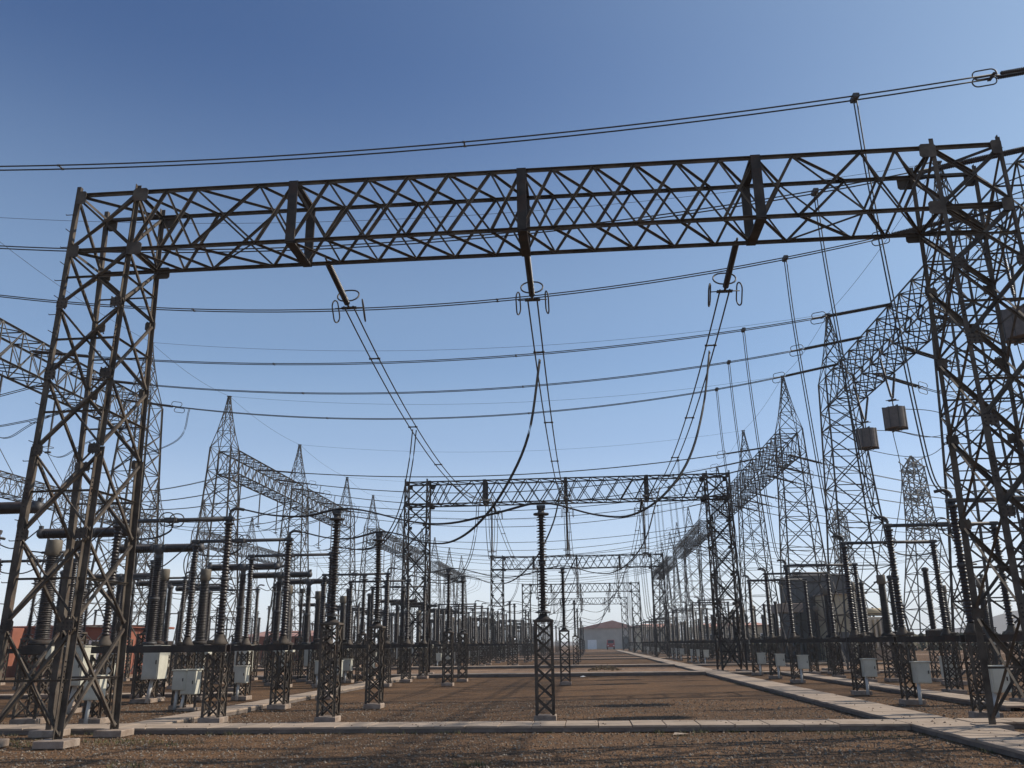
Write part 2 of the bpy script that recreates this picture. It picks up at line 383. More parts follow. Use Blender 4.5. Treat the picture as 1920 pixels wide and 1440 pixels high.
def member_mesh(kind, a, b, wd, ref, mb, m=STEEL, angle=True):
    if kind == 'plinth': mb.box((a.x, a.y, .065), (.55, .5, .13), CONC, .012)
    elif kind == 'gusset_plate':
        c = (a+b)/2; h = (b.z-a.z)/2; g_ = wd/2; q = min(h, g_)*.3; y0, y1 = c.y-.007, c.y+.007
        o8 = [(-g_+q, -h), (g_-q, -h), (g_, -h+q), (g_, h-q), (g_-q, h), (-g_+q, h), (-g_, h-q), (-g_, -h+q)]
        mb.add([(c.x+p, y0, c.z+r) for p, r in o8]+[(c.x+p, y1, c.z+r) for p, r in o8], [tuple(range(8)), tuple(range(15, 7, -1))]+[(i, 8+i, 8+(i+1) % 8, (i+1) % 8) for i in range(8)], m)
    elif kind == 'attachment_frame': mb.bar(a, b, .05, STEELD, (1, 0, 0), wd)
    elif angle: mb.ang(a, b, wd, m, ref)
    else: mb.bar(a, b, wd, m, ref, wd*.7)
def front_portal():
    Y = PORTALS[0]
    o = link('portal_gantry', None, None, (-1.05, Y, 0))
    tag(o, 'large brown lattice portal nearest the camera, spanning the whole picture', 'gantry', 'lattice portals along the aisle')
    cnt = 0
    extra = MB()
    for kind, a, b, wd, ref in portal_members(Y):
        mb = MB(); member_mesh(kind, a, b, wd, ref, mb); c = V((0, 0, 0))
        obj(kind, mb, o)
    # bolt heads on the joints and climbing pegs on the outer leg
    pegs = MB(); bolts = MB()
    for i in range(26):
        z = .9+i*.38
        for (x, sgn) in ((-9.45, -1), (9.45, 1)):
            y = -.93+.35*z/10.9
            if i % 2: pegs.tube([(x, y-.06, z), (x+sgn*.17, y-.06, z), (x+sgn*.175, y-.06, z+.02)], .009, STEEL, 5)
            else: pegs.tube([(x+sgn*.06, y, z), (x+sgn*.06, y-.16, z)], .009, STEEL, 5)
    for z in (2.05, 3.68, 5.3, 6.83, 8.35):
        for x in (-9.45, -8.15, 8.15, 9.45):
            for f in (1, 0):
                y = (-.93+.35*z/10.9-.088) if f else (.95-.43*z/10.9+.088)
                dx = .08 if x in (-9.45, 8.15) else -.08
                for ii in range(3):
                    for jj in range(4):
                        bolts.box((x+dx+(ii-1)*.085, y, z-.12+jj*.07), (.026, .016, .026), STEELD)
    for zc in (1.2, 4.5, 7.6):
        for x in (-9.45, -8.15, 8.15, 9.45):
            for jj in range(7): bolts.box((x+(.0), -.93+.35*zc/10.9-.075, zc-.3+jj*.085), (.024, .018, .024), STEELD)
    obj('climbing_pegs', pegs, o, stuff=True); obj('bolt_heads', bolts, o, stuff=True)
front_portal()
PMEM = portal_members(0)
def far_portal_proto(wscale, thin):
    p = Proto('portal_gantry'); br = MB(); gp = MB()
    for kind, a, b, wd, ref in PMEM:
        if kind in ('leg', 'chord', 'plinth', 'attachment_frame'):
            mb = MB(); member_mesh(kind, a, b, wd*wscale, ref, mb, STEELD); p.part(kind, mb)
        elif kind == 'gusset_plate': member_mesh(kind, a, b, wd, ref, gp, STEELD)
        else: member_mesh(kind, a, b, wd*wscale, ref, br, STEELD, not thin)
    p.part('bracing', br, stuff=True); p.part('gusset_plates', gp, stuff=True)
    return p
pp = far_portal_proto(1.0, False)
pnames = ['', 'second lattice portal from the camera, across the aisle beyond the near post insulators', 'third lattice portal from the camera down the aisle',
          'fourth lattice portal from the camera down the aisle', 'farthest and smallest lattice portal down the aisle']
for i, Y in enumerate(PORTALS[1:], 1):
    pp.place((-1.05, Y, 0), pnames[i], 'gantry', 'lattice portals along the aisle', parts=Y < 100)
# ================================================================== TALL STEEPLE TOWERS AND GIRDERS
ZG0, ZG1, ZTOP = 14.35, 16.1, 20.2
def tower_proto():
    p = Proto('steeple_tower')
    prof = [(.12, 1.75), (2.9, 1.52), (5.4, 1.32), (7.7, 1.18), (9.8, 1.06), (11.8, .97), (13.2, .91), (ZG0, .86), (ZG1, .8), (17.4, .5), (18.5, .31), (19.4, .17), (ZTOP, .08)]
    hw = lambda z: next((a[1]+(b[1]-a[1])*(z-a[0])/(b[0]-a[0]) for a, b in zip(prof, prof[1:]) if z <= b[0]), .08)
    C4 = [(-1, -1), (1, -1), (1, 1), (-1, 1)]
    br = MB()
    for sx, sy_ in C4:
        m = MB()
        for (z0, h0), (z1, h1) in zip(prof, prof[1:]):
            m.ang((sx*h0, sy_*h0, z0), (sx*h1, sy_*h1, z1), .1 if z0 < 16 else .045, STEELG, (-sx, 0, 0))
        p.part('leg', m)
    for i, ((z0, h0), (z1, h1)) in enumerate(zip(prof, prof[1:])):
        wd = .055 if z0 < 14 else .042
        for k in range(4):
            a, b = C4[k], C4[(k+1) % 4]; n = (0, 1, 0) if k % 2 == 0 else (1, 0, 0)
            P = lambda c, z, h: V((c[0]*h, c[1]*h, z))
            br.ang(P(a, z0, h0), P(b, z1, h1), wd, STEELG, n); br.ang(P(b, z0, h0), P(a, z1, h1), wd, STEELG, n)
            if i > 0: br.ang(P(a, z0, h0), P(b, z0, h0), wd*.85, STEELG, (0, 0, 1))
            if i < 5:    # secondary bracing
                zm = (z0+z1)/2; hm = (h0+h1)/2
                br.ang(P(a, zm, hm), (P(a, z0, h0)+P(b, z1, h1))/2, .038, STEELG, n); br.ang(P(b, zm, hm), (P(b, z0, h0)+P(a, z1, h1))/2, .038, STEELG, n)
    p.part('bracing', br, stuff=True)
    for sx, sy_ in C4:
        m = MB(); m.box((sx*1.76, sy_*1.76, .07), (.7, .7, .15), CONC, .012); p.part('plinth', m)
    m = MB(); m.box((0, 0, ZTOP+.03), (.3, .22, .06), STEELG); p.part('cap', m)
    return p
TP = tower_proto()
def girder_proto(L):
    p = Proto('lattice_girder'); br = MB(); hx = .78; n = int(L/1.45); st = L/n
    for x in (-hx, hx):
        for z in (ZG0, ZG1):
            m = MB(); m.ang((x, 0, z), (x, L, z), .09, STEELG, (0, 0, 1)); p.part('chord', m)
    for i in range(n):
        y0, y1 = i*st, (i+1)*st; ym = (y0+y1)/2
        for x in (-hx, hx):
            br.ang((x, y0, ZG0), (x, y1, ZG1), .05, STEELG, (1, 0, 0)); br.ang((x, y0, ZG1), (x, y1, ZG0), .05, STEELG, (1, 0, 0))
            br.ang((x, y0, ZG0), (x, y0, ZG1), .05, STEELG, (1, 0, 0))
        for z in (ZG0, ZG1):
            br.ang((-hx, y0, z), (hx, y1, z), .045, STEELG, (0, 0, 1)); br.ang((hx, y0, z), (-hx, y1, z), .045, STEELG, (0, 0, 1)); br.ang((-hx, y0, z), (hx, y0, z), .05, STEELG, (0, 0, 1))
    p.part('bracing', br, stuff=True)
    return p
GP = girder_proto(17.0-1.7)
XR, XL, XLL = 14.9, -27.0, -49.5
TY = [32.5, 49.5, 62, 79, 96, 108.5, 125.5, 142.5, 155, 172, 189]
rowname = {XR: 'right-hand row', XL: 'left-hand row', XLL: 'outermost left row'}
for X in (XR, XL, XLL):
    ys = [15.5]+TY if X == XR else TY
    if X == XLL: ys = [t for t in TY if 49 < t < 150]
    for i, y in enumerate(ys):
        TP.place((X, y, 0), f'tall steeple-topped lattice tower, {ORD[i]} from the camera in the {rowname[X]}', 'tower', 'steeple towers', parts=y < 85)
    k = 0
    spans = [(a, b) for a, b in zip([15.5]+TY, TY) if abs(b-a-17) < .1]
    for a, b in spans:
        if X == XLL and not 49 < a < 150: continue
        GP.place((X, a+.85, 0), f'long horizontal lattice girder high between towers, {ORD[k]} span of the {rowname[X]}', 'girder', 'girders between steeple towers', parts=a < 85); k += 1
# ================================================================== EQUIPMENT PROTOTYPES
def support(p, x, h0, h1, wd=.36, wtop=None, panels=6, plinth=.5, single=False, m=STEEL, plh=.13):
    """lattice column with four legs, bracing and a plinth"""
    wt = (wtop or wd)/2; wb = wd/2
    C4 = [(-1, -1), (1, -1), (1, 1), (-1, 1)]
    mb = MB(); mb.box((x, 0, plh/2), (plinth, plinth, plh), CONC, .012); p.part('plinth', mb)
    hw = lambda z: wb+(wt-wb)*(z-h0)/(h1-h0)
    for sx, sy_ in C4:
        mb = MB(); mb.ang((x+sx*wb, sy_*wb, h0), (x+sx*wt, sy_*wt, h1), .055, m, (-sx, 0, 0)); p.part('leg', mb)
    br = MB()
    for i in range(panels):
        z0 = h0+.03+(h1-h0-.06)*i/panels; z1 = h0+.03+(h1-h0-.06)*(i+1)/panels
        for k in range(4):
            a, b = C4[k], C4[(k+1) % 4]; n = (0, 1, 0) if k % 2 == 0 else (1, 0, 0)
            A = V((x+a[0]*hw(z0), a[1]*hw(z0), z0)); B = V((x+b[0]*hw(z1), b[1]*hw(z1), z1))
            A2 = V((x+b[0]*hw(z0), b[1]*hw(z0), z0)); B2 = V((x+a[0]*hw(z1), a[1]*hw(z1), z1))
            for (q, r) in ((A, B), (A2, B2)):
                if single: mb = MB(); mb.bar(q, r, .036, m, n, .012); p.part('brace', mb)
                else: br.bar(q, r, .036, m, n, .012)
    if not single: p.part('bracing', br, stuff=True)
def post_proto(single):
    p = Proto('post_insulator'); support(p, 0, .12, 2.08, .36, None, 6, .47, single)
    m = MB(); m.box((0, 0, 2.1), (.44, .44, .05), STEEL, .006); m.lathe([(.2, 2.125), (.16, 2.15), (.1, 2.2), (.085, 2.26)], STEELD, 14); p.part('top_plate', m)
    m = MB(); m.lathe([(.17, 2.27), (.18, 2.285), (.17, 2.30)], ALU, 16); p.part('lower_shield', m)
    m = MB(); m.lathe(sheds(1.06, .052, .125, .066, .105), PORC, 16, (0, 0, 2.29)); m.lathe(sheds(1.06, .05, .12, .066, .1), PORC, 16, (0, 0, 3.4)); i = p.part('insulator', m)
    m = MB(); m.lathe([(.075, 3.34), (.085, 3.36), (.085, 3.39), (.075, 3.41)], ALU, 12); p.part('flange', m, i)
    m = MB(); m.lathe([(.07, 4.45), (.175, 4.465), (.185, 4.49), (.175, 4.505), (.08, 4.52), (.07, 4.58), (.1, 4.59), (.1, 4.62), (.05, 4.63)], ALU, 16); p.part('corona_cap', m)
    m = MB(); m.box((0, 0, 4.66), (.2, .09, .07), ALU, .01); p.part('clamp', m)
    return p
POST1, POST = post_proto(True), post_proto(False)
def ring(c, a, b, n1, n2, r=.016, m=ALU, k=24):
    n1, n2 = V(n1), V(n2); c = V(c)
    mb = MB(); mb.tube([c+n1*(a*math.cos(2*math.pi*i/k))+n2*(b*math.sin(2*math.pi*i/k)) for i in range(k)], r, m, 6, True); return mb
def stadium(c, L, r, n1, n2, rad=.016, m=ALU):
    n1, n2, c = V(n1), V(n2), V(c); pts = []
    for s_ in (1, -1):
        for i in range(9): t = -math.pi/2+math.pi*i/8; pts.append(c+n1*(s_*(L/2+r*math.cos(t)))+n2*(s_*r*math.sin(t)))
    mb = MB(); mb.tube(pts, rad, m, 6, True); return mb
def disc_proto(single=False, sgn=-1, cabs=True):
    """two-column disconnector; column A at x=0, B at x=sgn*2.75"""
    p = Proto('disconnector'); B = sgn*2.75
    for x in (0, B): support(p, x, .12, 1.5, .36, .34, 4, .5, single)
    m = MB()
    for y in (-.13, .13): m.bar((min(0, B)-.22, y, 1.6), (max(0, B)+.22, y, 1.6), .05, STEELD, (0, 0, 1), .15)
    for x in (0, B/2, B): m.bar((x, -.16, 1.6), (x, .16, 1.6), .1, STEELD, (0, 0, 1), .12)
    p.part('base_frame', m)
    for x in (0, B):
        m = MB(); m.lathe([(.17, 1.68), (.19, 1.7), (.15, 1.76), (.1, 1.86), (.09, 1.92)], STEEL, 14, (x, 0, 0)); m.box((x+.15*sgn, -.1, 1.74), (.16, .12, .1), STEEL, .02); p.part('bearing', m)
        m = MB(); m.lathe(sheds(1.2, .07, .118, .072, .1), PORC, 16, (x, 0, 1.92)); m.lathe(sheds(1.22, .066, .112, .072, .095), PORC, 16, (x, 0, 3.19)); i = p.part('insulator', m)
        m = MB(); m.lathe([(.08, 3.11), (.1, 3.13), (.1, 3.18), (.08, 3.2)], ALU, 12, (x, 0, 0)); p.part('flange', m, i)
        m = MB(); m.lathe([(.1, 4.41), (.12, 4.43), (.12, 4.46), (.07, 4.48), (.07, 4.56)], ALU, 12, (x, 0, 0)); m.box((x, 0, 4.56), (.22, .16, .1), ALU, .02); p.part('contact_head', m)
    m = MB(); m.tube([(0, 0, 4.56), (B, 0, 4.56)], .048, ALU, 10); a = p.part('blade_arm', m)
    xr = B*.52
    for d in (-.11, .11): p.part('grading_ring', stadium((xr+d*.6, d, 4.57), .06, .16, (1, 0, 0), (0, 0, 1), .015), a)
    m = MB(); m.box((xr, 0, 4.56), (.3, .2, .12), ALU, .02); p.part('jaw_contact', m, a)
    m = MB(); m.tube(bez([(0, 0, 4.6), (-.02*sgn, 0, 4.74), (-.14*sgn, 0, 4.8), (-.34*sgn, 0, 4.77)], 6), .036, ALU, 8); p.part('terminal', m)
    m = MB(); m.tube(bez([(xr, .1, 4.5), (xr+.1*sgn, .12, 4.3), (xr+.55*sgn, .12, 4.15), (B-.1*sgn, .08, 4.2), (B, .1, 4.4)], 6), .022, WIRE, 6); p.part('flexible_link', m)
    m = MB(); m.tube([(0, -.2, 1.45), (0, -.2, .5)], .02, STEEL, 6); m.tube([(B, -.2, 1.45), (B, -.2, .75)], .02, STEEL, 6); p.part('drive_rod', m)
    if cabs:
        for x in ((B+.1) if sgn < 0 else .2, ):
            m = MB(); m.box((x, -.36, .78), (.36, .3, .5), CAB, .012); m.box((x, -.36, 1.045), (.42, .36, .03), CAB, .005); i = p.part('drive_cabinet', m)
            m = MB(); m.box((x, -.517, .78), (.3, .012, .42), CAB); m.box((x+.12, -.53, .8), (.02, .02, .08), STEELD); p.part('cabinet_door', m, i)
            m = MB(); m.tube([(x-.1, -.34, .54), (x-.12, -.36, .02)], .045, PIPE, 8); p.part('conduit', m)
    return p
DL1, DL = disc_proto(True, -1), disc_proto(False, -1)
DR1, DR = disc_proto(True, 1), disc_proto(False, 1)
def breaker_proto():
    p = Proto('circuit_breaker'); support(p, 0, .12, 1.66, .46, None, 3, .6)
    m = MB(); m.box((0, 0, 1.71), (.6, .6, .09), STEELD, .01); p.part('top_plate', m)
    m = MB(); m.box((.42, -.34, 1.2), (.52, .6, .98), CAB, .015); m.box((.42, -.34, 1.7), (.58, .66, .03), CAB, .006); i = p.part('mechanism_cabinet', m)
    m = MB(); m.box((.42, -.648, 1.2), (.44, .014, .86), CAB); m.box((.6, -.665, 1.22), (.025, .025, .12), STEELD); p.part('cabinet_door', m, i)
    m = MB(); m.tube([(.35, -.3, .72), (.27, -.35, .02)], .06, PIPE, 8); p.part('conduit', m)
    m = MB(); m.lathe([(.22, 1.75), (.22, 1.8), (.17, 1.84)], ALU, 14); m.lathe(sheds(1.28, .125, .185, .06, .165), PORC, 18, (0, 0, 1.84)); m.lathe(sheds(1.2, .105, .155, .06, .14), PORC, 18, (0, 0, 3.2)); i = p.part('support_insulator', m)
    m = MB(); m.lathe([(.14, 3.1), (.17, 3.12), (.17, 3.19), (.13, 3.21)], ALU, 14); p.part('flange', m, i)
    m = MB(); m.lathe([(.1, 4.4), (.13, 4.42), (.1, 4.5), (.1, 4.58), (.16, 4.66), (.18, 4.76), (.16, 4.86), (.06, 4.9)], ALU, 14); m.bar((-.2, 0, 4.76), (.2, 0, 4.76), .2, ALU, (0, 0, 1), .22); p.part('head_gearbox', m)
    for s_ in (-1, 1):
        m = MB(); m.lathe([(.1, .16), (.14, .18), (.14, .26)], ALU, 14, (0, 0, 4.76), (s_, 0, .0)); m.lathe(sheds(1.04, .098, .142, .06), PORC, 16, (s_*.26, 0, 4.76), (s_, 0, 0)); i = p.part('interrupter', m)
        m = MB(); m.lathe([(.1, 1.3), (.14, 1.31), (.14, 1.43), (.1, 1.48), (.04, 1.5)], ALU, 14, (0, 0, 4.76), (s_, 0, 0)); m.box((s_*1.42, 0, 4.93), (.1, .08, .1), ALU); p.part('end_cap', m, i)
    return p
BRK = breaker_proto()
def ct_proto():
    p = Proto('current_transformer'); support(p, 0, .12, 1.5, .5, None, 3, .6)
    m = MB(); m.box((0, 0, 1.62), (.56, .56, .22), STEELD, .02); m.lathe([(.26, 1.73), (.28, 1.76), (.25, 1.82), (.22, 1.85)], STEELD, 16); i = p.part('base_tank', m)
    m = MB(); m.box((.34, -.05, 1.55), (.12, .3, .28), CAB, .01); p.part('terminal_box', m, i)
    m = MB(); prof = [(r*(1-.18*h/1.95), h) for r, h in sheds(1.95, .15, .195, .05, .18)]; m.lathe(prof, PORCG, 18, (0, 0, 1.85)); p.part('insulator', m)
    m = MB(); m.lathe([(.15, 3.78), (.175, 3.8), (.175, 4.13), (.165, 4.15), (.02, 4.155)], CAP, 18); i = p.part('expansion_cap', m)
    m = MB(); m.tube([(-.3, 0, 3.86), (.3, 0, 3.86)], .03, ALU, 8); p.part('primary_terminal', m, i)
    return p
CT = ct_proto()
def vt_proto():
    p = Proto('voltage_transformer'); support(p, 0, .12, 1.7, .44, None, 3, .55)
    m = MB(); m.box((0, 0, 1.82), (.5, .5, .26), STEELD, .02); p.part('base_tank', m)
    m = MB(); m.lathe(sheds(1.1, .1, .15, .06, .13), PORC, 14, (0, 0, 1.96)); m.lathe(sheds(1.1, .095, .14, .06, .125), PORC, 14, (0, 0, 3.14)); i = p.part('insulator', m)
    m = MB(); m.lathe([(.11, 3.06), (.13, 3.08), (.13, 3.12), (.11, 3.14)], ALU, 12); p.part('flange', m, i)
    m = MB(); m.lathe([(.11, 4.24), (.14, 4.26), (.14, 4.36), (.05, 4.4)], ALU, 12); p.part('head', m)
    return p
VT = vt_proto()
# ================================================================== ROWS OF EQUIPMENT
n = 0
for b, Y0 in enumerate(BAYS):
    near = Y0 < 100
    for k in range(3):
        Y = Y0+k*PH; rn = ORD[n]; nn = n; n += 1
        one = Y < 26
        (DL1 if one else DL).place((-8.45, Y, 0), f'two-column disconnector left of the aisle, {rn} row from the camera', 'disconnector', 'disconnectors left of the aisle', near)
        (DR1 if one else DR).place((8.2, Y, 0), f'two-column disconnector right of the long slab walkway, {rn} row from the camera', 'disconnector', 'disconnectors right of the aisle', near)
        CT.place((-14.0, 28.2, 0) if n == 2 else (-12.75, Y, 0), f'thick current transformer with cream cap left of the disconnectors, {rn} row from the camera', 'transformer', 'current transformers on the left', near)
        dy = (-1.2, -1.0, -1.1)[k] if b == 0 else -2.3
        BRK.place((-13.9, Y+dy, 0), f'T-shaped circuit breaker with two horizontal arms on the left, {rn} from the camera', 'circuit breaker', 'circuit breakers on the left', near)
        if k < 2: (POST1 if one else POST).place((-5.83, Y, 0), f'slim post insulator on lattice stand, left edge of the aisle, {ORD[b*2+k]} from the camera', 'post insulator', 'post insulators along the aisle', near)
        if k == 0: (POST1 if one else POST).place((-1.0, Y, 0), f'slim post insulator on lattice stand in mid-aisle, {ORD[b]} from the camera', 'post insulator', 'post insulators along the aisle', near)
        DL.place((-17.4, Y, 0), f'disconnector far left behind the circuit breakers, {rn} row from the camera', 'disconnector', 'outer disconnectors on the left', near and Y0 < 60)
        VT.place((-22.6, Y, 0), f'voltage transformer column at the far left near the girder row, {rn} row from the camera', 'transformer', 'voltage transformers on the left', near and Y0 < 60)
        CT.place((12.05, Y+.4, 0), f'current transformer just right of the right-hand disconnectors, {rn} row from the camera', 'transformer', 'current transformers right of the aisle', near and Y0 < 60)
        POST.place((-15.6, Y+1.9, 0), f'slim post insulator between breaker and outer disconnector on the left, {rn} row from the camera', 'post insulator', 'outer post insulators on the left', near and Y0 < 60)
        POST.place((-24.6, Y+.6, 0), f'slim post insulator close to the left tower row, {rn} row from the camera', 'post insulator', 'far post insulators on the left', False)
        if Y0 > 30: POST.place((19.8, Y+.6, 0), f'slim post insulator beyond the right tower row, {rn} row from the camera', 'post insulator', 'far post insulators on the right', False)
        VT.place((13.7, Y, 0), f'voltage transformer column right of the right-hand disconnectors, {rn} row from the camera', 'transformer', 'voltage transformers on the right', near)
        if Y0 > 30:
            CT.place((17.6, Y, 0), f'current transformer beyond the right-hand tower row, {rn} row from the camera', 'transformer', 'current transformers on the right', near and Y0 < 60)
        POST.place((-10.0, Y+2.1, 0), f'slim post insulator between the left disconnector columns, {rn} row from the camera', 'post insulator', 'post insulators among the left disconnectors', near and Y0 < 60) if b else None
        VT.place((-19.0, Y+2.0, 0), f'voltage transformer column among the outer left disconnectors, {rn} row from the camera', 'transformer', 'inner voltage transformers on the left', False)
        if b:
            VT.place((-11.9, Y+2.2, 0), f'voltage transformer column beside the left current transformers, {rn} row from the camera', 'transformer', 'voltage transformers beside the current transformers', near and Y0 < 60)
            BRK.place((-21.0, Y+1.2, 0), f'T-shaped circuit breaker of the outer left rank, {rn} from the camera', 'circuit breaker', 'outer circuit breakers on the left', False)
            POST.place((-28.9, Y+1.0, 0), f'slim post insulator just outside the left tower row, {rn} row from the camera', 'post insulator', 'post insulators outside the left towers', False)
        if 60 < Y0 < 140:
            VT.place((-31.5, Y, 0), f'voltage transformer column beyond the left tower row, {rn} row from the camera', 'transformer', 'outer voltage transformers on the left', False)
            DL.place((-35.5, Y, 0), f'disconnector beyond the left tower row, {rn} row from the camera', 'disconnector', 'disconnectors beyond the left towers', False)
# ================================================================== CONDUCTORS
def wire_thing(name, polylines, radius, label, cat='conductor', group=None, spacers=(), nseg=6, m=WIRE, extra=None):
    o = link(name, None, None, polylines[0][0])
    base = V(polylines[0][0])
    for pl in polylines:
        mb = MB(); mb.tube([V(p)-base for p in pl], radius, m, nseg); obj('wire', mb, o)
    for a, b in spacers:
        mb = MB(); mb.tube([V(a)-base, V(b)-base], radius*1.1, ALU, 6)
        for c in (a, b):
            d = V((.04, 0, 0)); mb.tube([V(c)-base-d, V(c)-base+d], radius*1.5, ALU, 6)
        obj('spacer', mb, o)
    for nm, mb, off in (extra or []): obj(nm, mb, o, V(off)-base)
    return tag(o, label, cat, group)
def string_proto(L, rad, rings=True, name='tension_insulator_string', double=False):
    """insulator string along +x from the origin with rings at the live end"""
    p = Proto(name)
    offs = (-.09, .09) if double else (0,)
    for y in offs:
        m = MB(); m.lathe(sheds(L-.3, rad*.62, rad, .055), PORC, 10, (.15, y, 0), (1, 0, 0)); p.part('insulator', m)
    m = MB(); m.tube([(0, 0, 0), (.16, 0, 0)], .025, ALU, 6); m.tube([(L-.16, 0, 0), (L+.05, 0, 0)], .03, ALU, 6); p.part('end_fitting', m)
    m = MB(); m.bar((L+.03, -.18, 0), (L+.03, .18, 0), .09, ALU, (0, 0, 1), .03); p.part('yoke_plate', m)
    if rings:
        if double:
            p.part('arcing_ring', stadium((L+.14, -.08, .15), .36, .13, (1, 0, 0), (0, 0, 1), .018)); p.part('arcing_ring', stadium((L+.3, .08, -.15), .36, .13, (1, 0, 0), (0, 0, 1), .018))
            return p
        p.part('arcing_ring', stadium((L-.14, 0, .24), .1, .21, (0, 1, .0), (.35, 0, .94), .019))
        p.part('arcing_ring', stadium((L+.1, -.34, -.04), .28, .13, (.75, 0, -.65), (.6, .3, .75), .018))
        p.part('arcing_ring', stadium((L+.1, .34, -.04), .28, .13, (.75, 0, -.65), (.6, -.3, .75), .018))
        m = MB(); m.tube([(L, -.34, -.02), (L+.02, 0, 0), (L, .34, -.02)], .013, ALU, 6); p.part('ring_bracket', m)
    return p
S_BUS = string_proto(2.0, .072)
S_LINE = string_proto(3.2, .058, True, double=True)
def place_string(pr, a, b, label, group, parts=True):
    """aim a string from anchor a towards point b"""
    o = pr.place(a, label, 'insulator', group, parts)
    d = (V(b)-V(a)).normalized(); q = d.to_track_quat('X', 'Z'); o.rotation_euler = q.to_euler(); return o
PX = [-5.42, -1.03, 3.42]; pn = ['left', 'centre', 'right']
SPANS = list(zip(PORTALS, PORTALS[1:]))
bus = {}
for si, (ya, yb) in enumerate(SPANS):
    for k, x in enumerate(PX):
        a = V((x, ya+.62, 9.72)); b = V((x, yb-.68, 9.72)); near = si < 2
        L = yb-ya; s_ = 1.6 if si == 0 else 2.2
        full = lambda t, a=a, b=b, s_=s_: a.lerp(b, t)-V((0, 0, 4*s_*t*(1-t)))
        t0 = 2.0/(yb-ya); t1 = 1-t0
        e0, e1 = full(t0), full(t1)
        place_string(S_BUS, a, e0, f'dark insulator string with rings on the {pn[k]} bus, far side of the {ORD[si]} portal', 'bus tension strings', near)
        place_string(S_BUS, b, e1, f'dark insulator string with rings on the {pn[k]} bus, near side of the {ORD[si+1]} portal', 'bus tension strings', near)
        pls = []; N = 24
        for d in (-.11, .11): pls.append([full(t0+(t1-t0)*i/N)+V((d, 0, 0)) for i in range(N+1)])
        sps = [(full(t)+V((-.11, 0, 0)), full(t)+V((.11, 0, 0))) for t in ((.14, .3, .45, .6, .75, .88) if near else ())]
        wire_thing('bus_conductor', pls, .019 if near else .024, f'twin bus conductor on the {pn[k]} phase between {ORD[si]} and {ORD[si+1]} portals', 'conductor', 'bus conductors along the aisle', sps)
        bus[(si, k)] = full
# jumper loops and hanging strings at the inner portals
S_HANG = Proto('suspension_insulator_string')
m = MB(); m.lathe(sheds(2.5, .04, .068, .06), PORC, 10, (0, 0, -2.7)); S_HANG.part('insulator', m)
m = MB(); m.tube([(0, 0, 0), (0, 0, -.22)], .025, ALU, 6); m.tube([(0, 0, -2.68), (0, 0, -2.95)], .03, ALU, 6); S_HANG.part('end_fitting', m)
S_HANG.part('grading_ring', ring((0, 0, -2.72), .24, .24, (1, 0, 0), (0, 1, 0), .016))
m = MB(); m.box((0, 0, -2.98), (.3, .1, .1), ALU, .02); S_HANG.part('clamp', m)
for si, Y in enumerate(PORTALS[1:-1], 1):
    for k, x in enumerate(PX):
        S_HANG.place((x, Y, 9.5), f'vertical insulator string hanging under the {ORD[si]} portal on the {pn[k]} phase', 'insulator', 'strings hanging under portals', Y < 60)
        e0 = bus[(si-1, k)](1-2.0/(Y-PORTALS[si-1])); e1 = bus[(si, k)](2.0/(PORTALS[si+1]-Y))
        pls = [[p+V((d, 0, 0)) for p in bez([e0, e0.lerp(V((x, Y-1, 6.7)), .5)+V((0, -.35, -.4)), V((x, Y-.9, 6.35)), V((x, Y, 6.5)), V((x, Y+.9, 6.35)), e1.lerp(V((x, Y+1, 6.7)), .5)+V((0, .35, -.4)), e1], 8)] for d in (-.09, .09)]
        wire_thing('jumper_loop', pls, .018, f'twin jumper loop under the {ORD[si]} portal on the {pn[k]} phase', 'conductor', 'jumper loops under portals')
